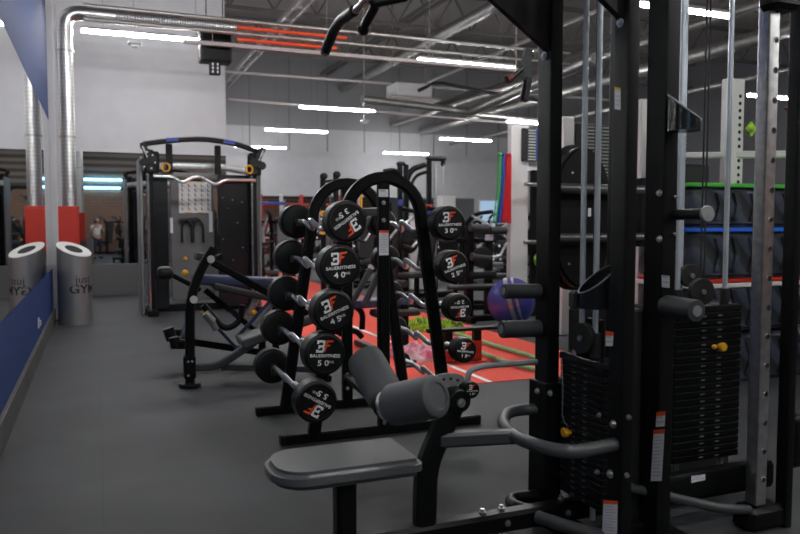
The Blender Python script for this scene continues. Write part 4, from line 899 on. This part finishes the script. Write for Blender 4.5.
for args in [(4.6, 10.6, R(20), 'black plate loaded press seen between the arches of the rack', 'foam2'), (5.75, 9.9, R(-30), 'dark machine with foam rollers right of the 30 kg barbell', 'foam2'),
             (3.2, 13.6, R(70), 'far plate loaded machine behind the upper left barbells', 'vinyl'), (7.0, 12.8, R(150), 'far grey padded machine left of the white rig', 'vinyl'),
             (7.9, 10.4, R(200), 'plate loaded machine behind the white rig', 'foam2'), (6.1, 18.3, R(40), 'distant plate loaded machine in the middle of the hall', 'vinyl'),
             (2.0, -1.8, R(200), 'machine behind the photographer seen in the back mirror, right', 'foam2'), (1.2, -3.2, R(100), 'machine behind the photographer seen in the back mirror, left', 'foam2'), (3.6, -1.2, R(30), 'machine far right behind the photographer seen in the mirror', 'vinyl'), (.4, -4.7, R(60), 'machine against the brick wall, furthest left in the back mirror', 'foam2'), (2.6, -4.6, R(120), 'machine against the brick wall behind the photographer, middle', 'foam2'), (4.3, -4.4, R(10), 'machine against the brick wall behind the photographer, right', 'foam2')]:
    plate_machine(*args)
for x, y, a in ((5.0, 14.4, 40), (6.8, 20.0, 160), (9.3, 12.2, 200), (9.9, 17.2, 80), (8.3, 18.6, 20), (11.2, 14.3, 130), (3.7, 18.8, 70), (5.3, 21.5, 210), (12.4, 19.5, 10), (4.2, 24.5, 100), (7.4, 24.2, 50), (10.2, 24.6, 150), (13.2, 24.0, 70)):
    t = plate_machine(x, y, R(a), 'small distant plate loaded machine among others deep in the hall', 'foam2'); t['group'] = 'distant machines deep in the hall'
# foam roller arms in front of the white rig
T = thing('leg_machine', 'black leg machine with horizontal foam rollers left of the white rig', 'gym machine', (4.4, 8.6, 0))
Y = 8.6; q = lambda x, y: at(x, y, Y=8.6)
seg('foam_roller', 'foam2', lambda b: b.cyl(q(471, 257), q(491, 259), .055, 20)); seg('foam_roller', 'foam2', lambda b: b.cyl(q(470, 228), q(488, 229), .055, 20)); seg('foam_roller', 'foam2', lambda b: b.cyl(q(490, 231), q(506, 231), .05, 20))
seg('arm', 'steel', lambda b: b.cyl(q(491, 258), q(500, 256), .02).cyl(q(500, 256), q(507, 243), .018)); seg('arm', 'black', lambda b: b.tube(fillet([q(474, 228), q(474, 222), q(480, 222), q(482, 230)], .05), .018))
seg('frame', 'black', lambda b: b.box((q(474, 0).x, 8.7, .62), (.1, .1, 1.24), bev=.01).box((q(496, 0).x, 8.75, .6), (.09, .1, 1.2), bev=.01).bar(q(460, 241)+Vector((0, .1, 0)), q(500, 241)+Vector((0, .15, 0)), .06)); seg('base', 'black', lambda b: b.bar((q(465, 0).x, 8.7, .04), (q(503, 0).x, 8.7, .04), .1, .08).bar((q(470, 0).x, 8.45, .04), (q(470, 0).x, 9.0, .04), .08))
seg('seat', 'rubber', lambda b: b.box(q(484, 268)+Vector((0, .2, -.1)), (.4, .4, .1), bev=.03, seg=2)); seg('weight_plate', 'rubber', lambda b: b.lathe(q(482, 250)+Vector((0, .02, -.1)), q(482, 250)+Vector((0, -.05, -.1)), [(0, .1), (.01, .14), (.05, .14), (.06, .1)], 24)); seg('frame_loop', 'grey_tube', lambda b: b.tube(fillet([q(448, 288), q(470, 287), q(500, 286)], .1), .03)); seg('label_plate', 'label', lambda b: b.box(q(491, 238)+Vector((0, .05, 0)), (.12, .01, .08)))

# dumbbell racks with dumbbells
def dumbbell(m='rubber'):
    t = thing('dumbbell', 'black hexagonal dumbbell', 'dumbbell', (0, 0, 0))
    B().cyl((0, -.07, 0), (0, .07, 0), .016, 10).build('handle', 'chrome', t, False)
    for s in (-1, 1): B().cyl((0, s*.06, 0), (0, s*.16, 0), .065, 12, .012).build('weight_head', m, t, False); B().cyl((0, s*.158, 0), (0, s*.163, 0), .03, 12).build('head_cap', 'bolt', t, False)
    return t
dp = dumbbell(); first = True
def drack(x0, x1, y, lb, gl, tiers=(.42, .72, 1.02)):
    global first
    t = thing('dumbbell_rack', lb, 'dumbbell rack', ((x0+x1)/2, y, 0))
    for x in (x0, x1): B().bar((x, y+.1, .0), (x, y+.25, 1.15), .08, .08).bar((x, y-.25, .03), (x, y+.35, .03), .08, .06).build('side_leg', 'black', t)
    for k, z in enumerate(tiers):
        B().box(((x0+x1)/2, y+.02+k*.06, z-.09), (x1-x0, .34, .03), (R(-12), 0, 0), bev=.003).build('shelf', 'black', t)
        n = int((x1-x0-.1)/.19)
        for i in range(n):
            d = dp if first else copy_tree(dp); first = False
            d.location = (x0+.15+i*.19, y+.02+k*.06, z-.002); d.rotation_euler = (R(-12), 0, 0)
            d['label'] = 'round black dumbbell on the %s tier of the %s' % (('lower', 'middle', 'upper')[k], gl); d['group'] = '%s tier dumbbells, %s' % (('lower', 'middle', 'upper')[k], gl)
drack(3.4, 5.6, 16.4, 'three tier dumbbell rack full of dumbbells behind the upper left barbells', 'left far rack')
drack(6.9, 9.3, 15.2, 'three tier dumbbell rack behind the 30 kg and 25 kg barbells', 'right far rack')
# red and white wall frame, far left of centre
T = thing('climbing_frame', 'white and red wall bar frame in front of the bright far mirror', 'wall bars', (6.5, 27, 0))
for i in range(6): seg('post', 'white_frame' if i % 2 else 'red', lambda b: b.box((5.5+i*.75, 27, 1.15), (.12, .12, 2.3), bev=.01))
seg('rail', 'red', lambda b: b.box((7.4, 27, 1.95), (3.9, .06, .07)).box((7.4, 27, 1.1), (3.9, .06, .06))); seg('rail', 'navy', lambda b: b.box((5.8, 26.9, 1.98), (1.2, .06, .1)))
tag(B().box((13.6, 28.5, 1.2), (.6, .6, 2.4), bev=.02).build('column', 'white_frame'), 'white square column near the far window', 'column')
tag(B().box((12.2, 27.5, 1.1), (.9, .3, 2.2), bev=.02).build('storage_cabinet', 'matte'), 'dark tall cabinet beside the far white column', 'cabinet')

# cyan light strips at the front wall, seen in the back mirror
for z, lb in ((3.1, 'upper cyan light strip reflected in the back mirror'), (2.75, 'lower cyan light strip reflected in the back mirror')):
    tag(B().box((.3, -5.9, z), (1.5, .06, .07), bev=0).build('light_strip', 'ledblue'), lb, 'light strip', 'cyan light strips')

# ------------------------------------------------------------------ photographer (seen in the back mirror)
T = thing('person', 'person in white shirt and dark trousers holding a camera up, seen in mirror', 'person', (0, -.3, 0))
def skin(name, verts, edges, radii, m, lvl=2, root=0):
    me = bpy.data.meshes.new(name); me.from_pydata(verts, edges, []); me.update()
    o = bpy.data.objects.new(name, me); col.objects.link(o)
    md = o.modifiers.new('skin', 'SKIN'); md.use_smooth_shade = True
    if not me.skin_vertices: me.attributes
    for i, r in enumerate(radii): me.skin_vertices[0].data[i].radius = (r, r) if not isinstance(r, tuple) else r
    me.skin_vertices[0].data[root].use_root = True
    sd = o.modifiers.new('sub', 'SUBSURF'); sd.levels = lvl; sd.render_levels = lvl
    bpy.context.view_layer.update(); dg = bpy.context.evaluated_depsgraph_get(); nm = bpy.data.meshes.new_from_object(o.evaluated_get(dg))
    bpy.data.objects.remove(o); nm.materials.clear(); nm.materials.append(M[m]); nm.shade_smooth()
    n = bpy.data.objects.new(name, nm); col.objects.link(n); n.parent = T; return n
try:
    V = [(0, 0, .78), (0, .0, .95), (0, 0, 1.12), (0, .01, 1.21), (0, .04, 1.29), (0, .05, 1.37),
         (.085, 0, .72), (.11, .06, .42), (.12, -.03, .07), (.13, .10, .03),
         (-.085, 0, .72), (-.11, .06, .42), (-.12, -.03, .07), (-.13, .10, .03),
         (.16, 0, 1.14), (.22, .08, .97), (.09, .21, 1.22), (.06, .24, 1.28),
         (-.16, 0, 1.14), (-.22, .08, .97), (-.09, .21, 1.22), (-.06, .24, 1.28)]
    E_ = [(0, 1), (1, 2), (2, 3), (3, 4), (4, 5), (0, 6), (6, 7), (7, 8), (8, 9), (0, 10), (10, 11), (11, 12), (12, 13), (2, 14), (14, 15), (15, 16), (16, 17), (2, 18), (18, 19), (19, 20), (20, 21)]
    RD = [(.13, .09), (.11, .08), (.13, .09), .045, .065, .075, .08, .055, .038, .035, .08, .055, .038, .035, .05, .038, .028, .032, .05, .038, .028, .032]
    skin('body', V, E_, RD, 'skin')
    skin('shirt', [(0, 0, .80), (0, 0, .95), (0, 0, 1.12), (0, .0, 1.2), (.165, 0, 1.14), (.20, .05, 1.04), (-.165, 0, 1.14), (-.20, .05, 1.04)], [(0, 1), (1, 2), (2, 3), (2, 4), (4, 5), (2, 6), (6, 7)], [(.15, .11), (.13, .095), (.15, .105), .055, .065, .055, .065, .055], 'shirt')
    skin('trousers', [(0, 0, .80), (.088, 0, .7), (.112, .06, .42), (.12, -.03, .1), (-.088, 0, .7), (-.112, .06, .42), (-.12, -.03, .1)], [(0, 1), (1, 2), (2, 3), (0, 4), (4, 5), (5, 6)], [(.145, .11), .095, .068, .05, .095, .068, .05], 'trousers')
    h = B().ball((0, .0, 1.36), .1, (1, 1.05, 1.1)).build('hair', 'hair', T, False, 180)
    f = B().ball((0, .045, 1.34), .085, (.9, 1, 1.2)); f.box((0, .14, 1.33), (.02, .03, .04), bev=.008); f.build('face', 'skin', T, False, 180)
    for s in (-1, 1):
        for k in range(4): B().tube(fillet([(s*.06, .245, 1.27+k*.02), (s*.07, .275, 1.275+k*.02), (s*.05, .285, 1.28+k*.02)], .01), .008, 8).build('finger', 'skin', T, False)
    shoes = B()
    for s in (-1, 1): shoes.box((s*.125, .04, .035), (.08, .24, .07), bev=.03, seg=3)
    shoes.build('shoe', 'matte', T, False)
    T.rotation_euler = (0, 0, -YAW)
    for o in T.children: pass
    ct = thing('photo_camera', 'black camera held up by the photographer in the mirror', 'camera', (-.035, -.085, 1.3)); ct.rotation_euler = (0, 0, -YAW)
    B().box((0, -.02, 0), (.12, .05, .085), bev=.012, seg=2).box((0, -.02, .05), (.05, .05, .03), bev=.008).build('camera_body', 'matte', ct, False)
    B().cyl((0, .0, 0), (0, .045, 0), .032, 20).build('lens', 'black2', ct, False)
except Exception as e:
    print('PERSON FAILED', e)

# things on the red lane stand on the turf, not in it
for o in list(col.objects):
    if o.parent is None and o.type == 'EMPTY' and 1.6 < o.location.x < 5.2 and 5.3 < o.location.y < 20 and o.location.z == 0 and not o.name.startswith('dumbbell') and o.name != 'running_track_mat':
        o.location.z = .0065
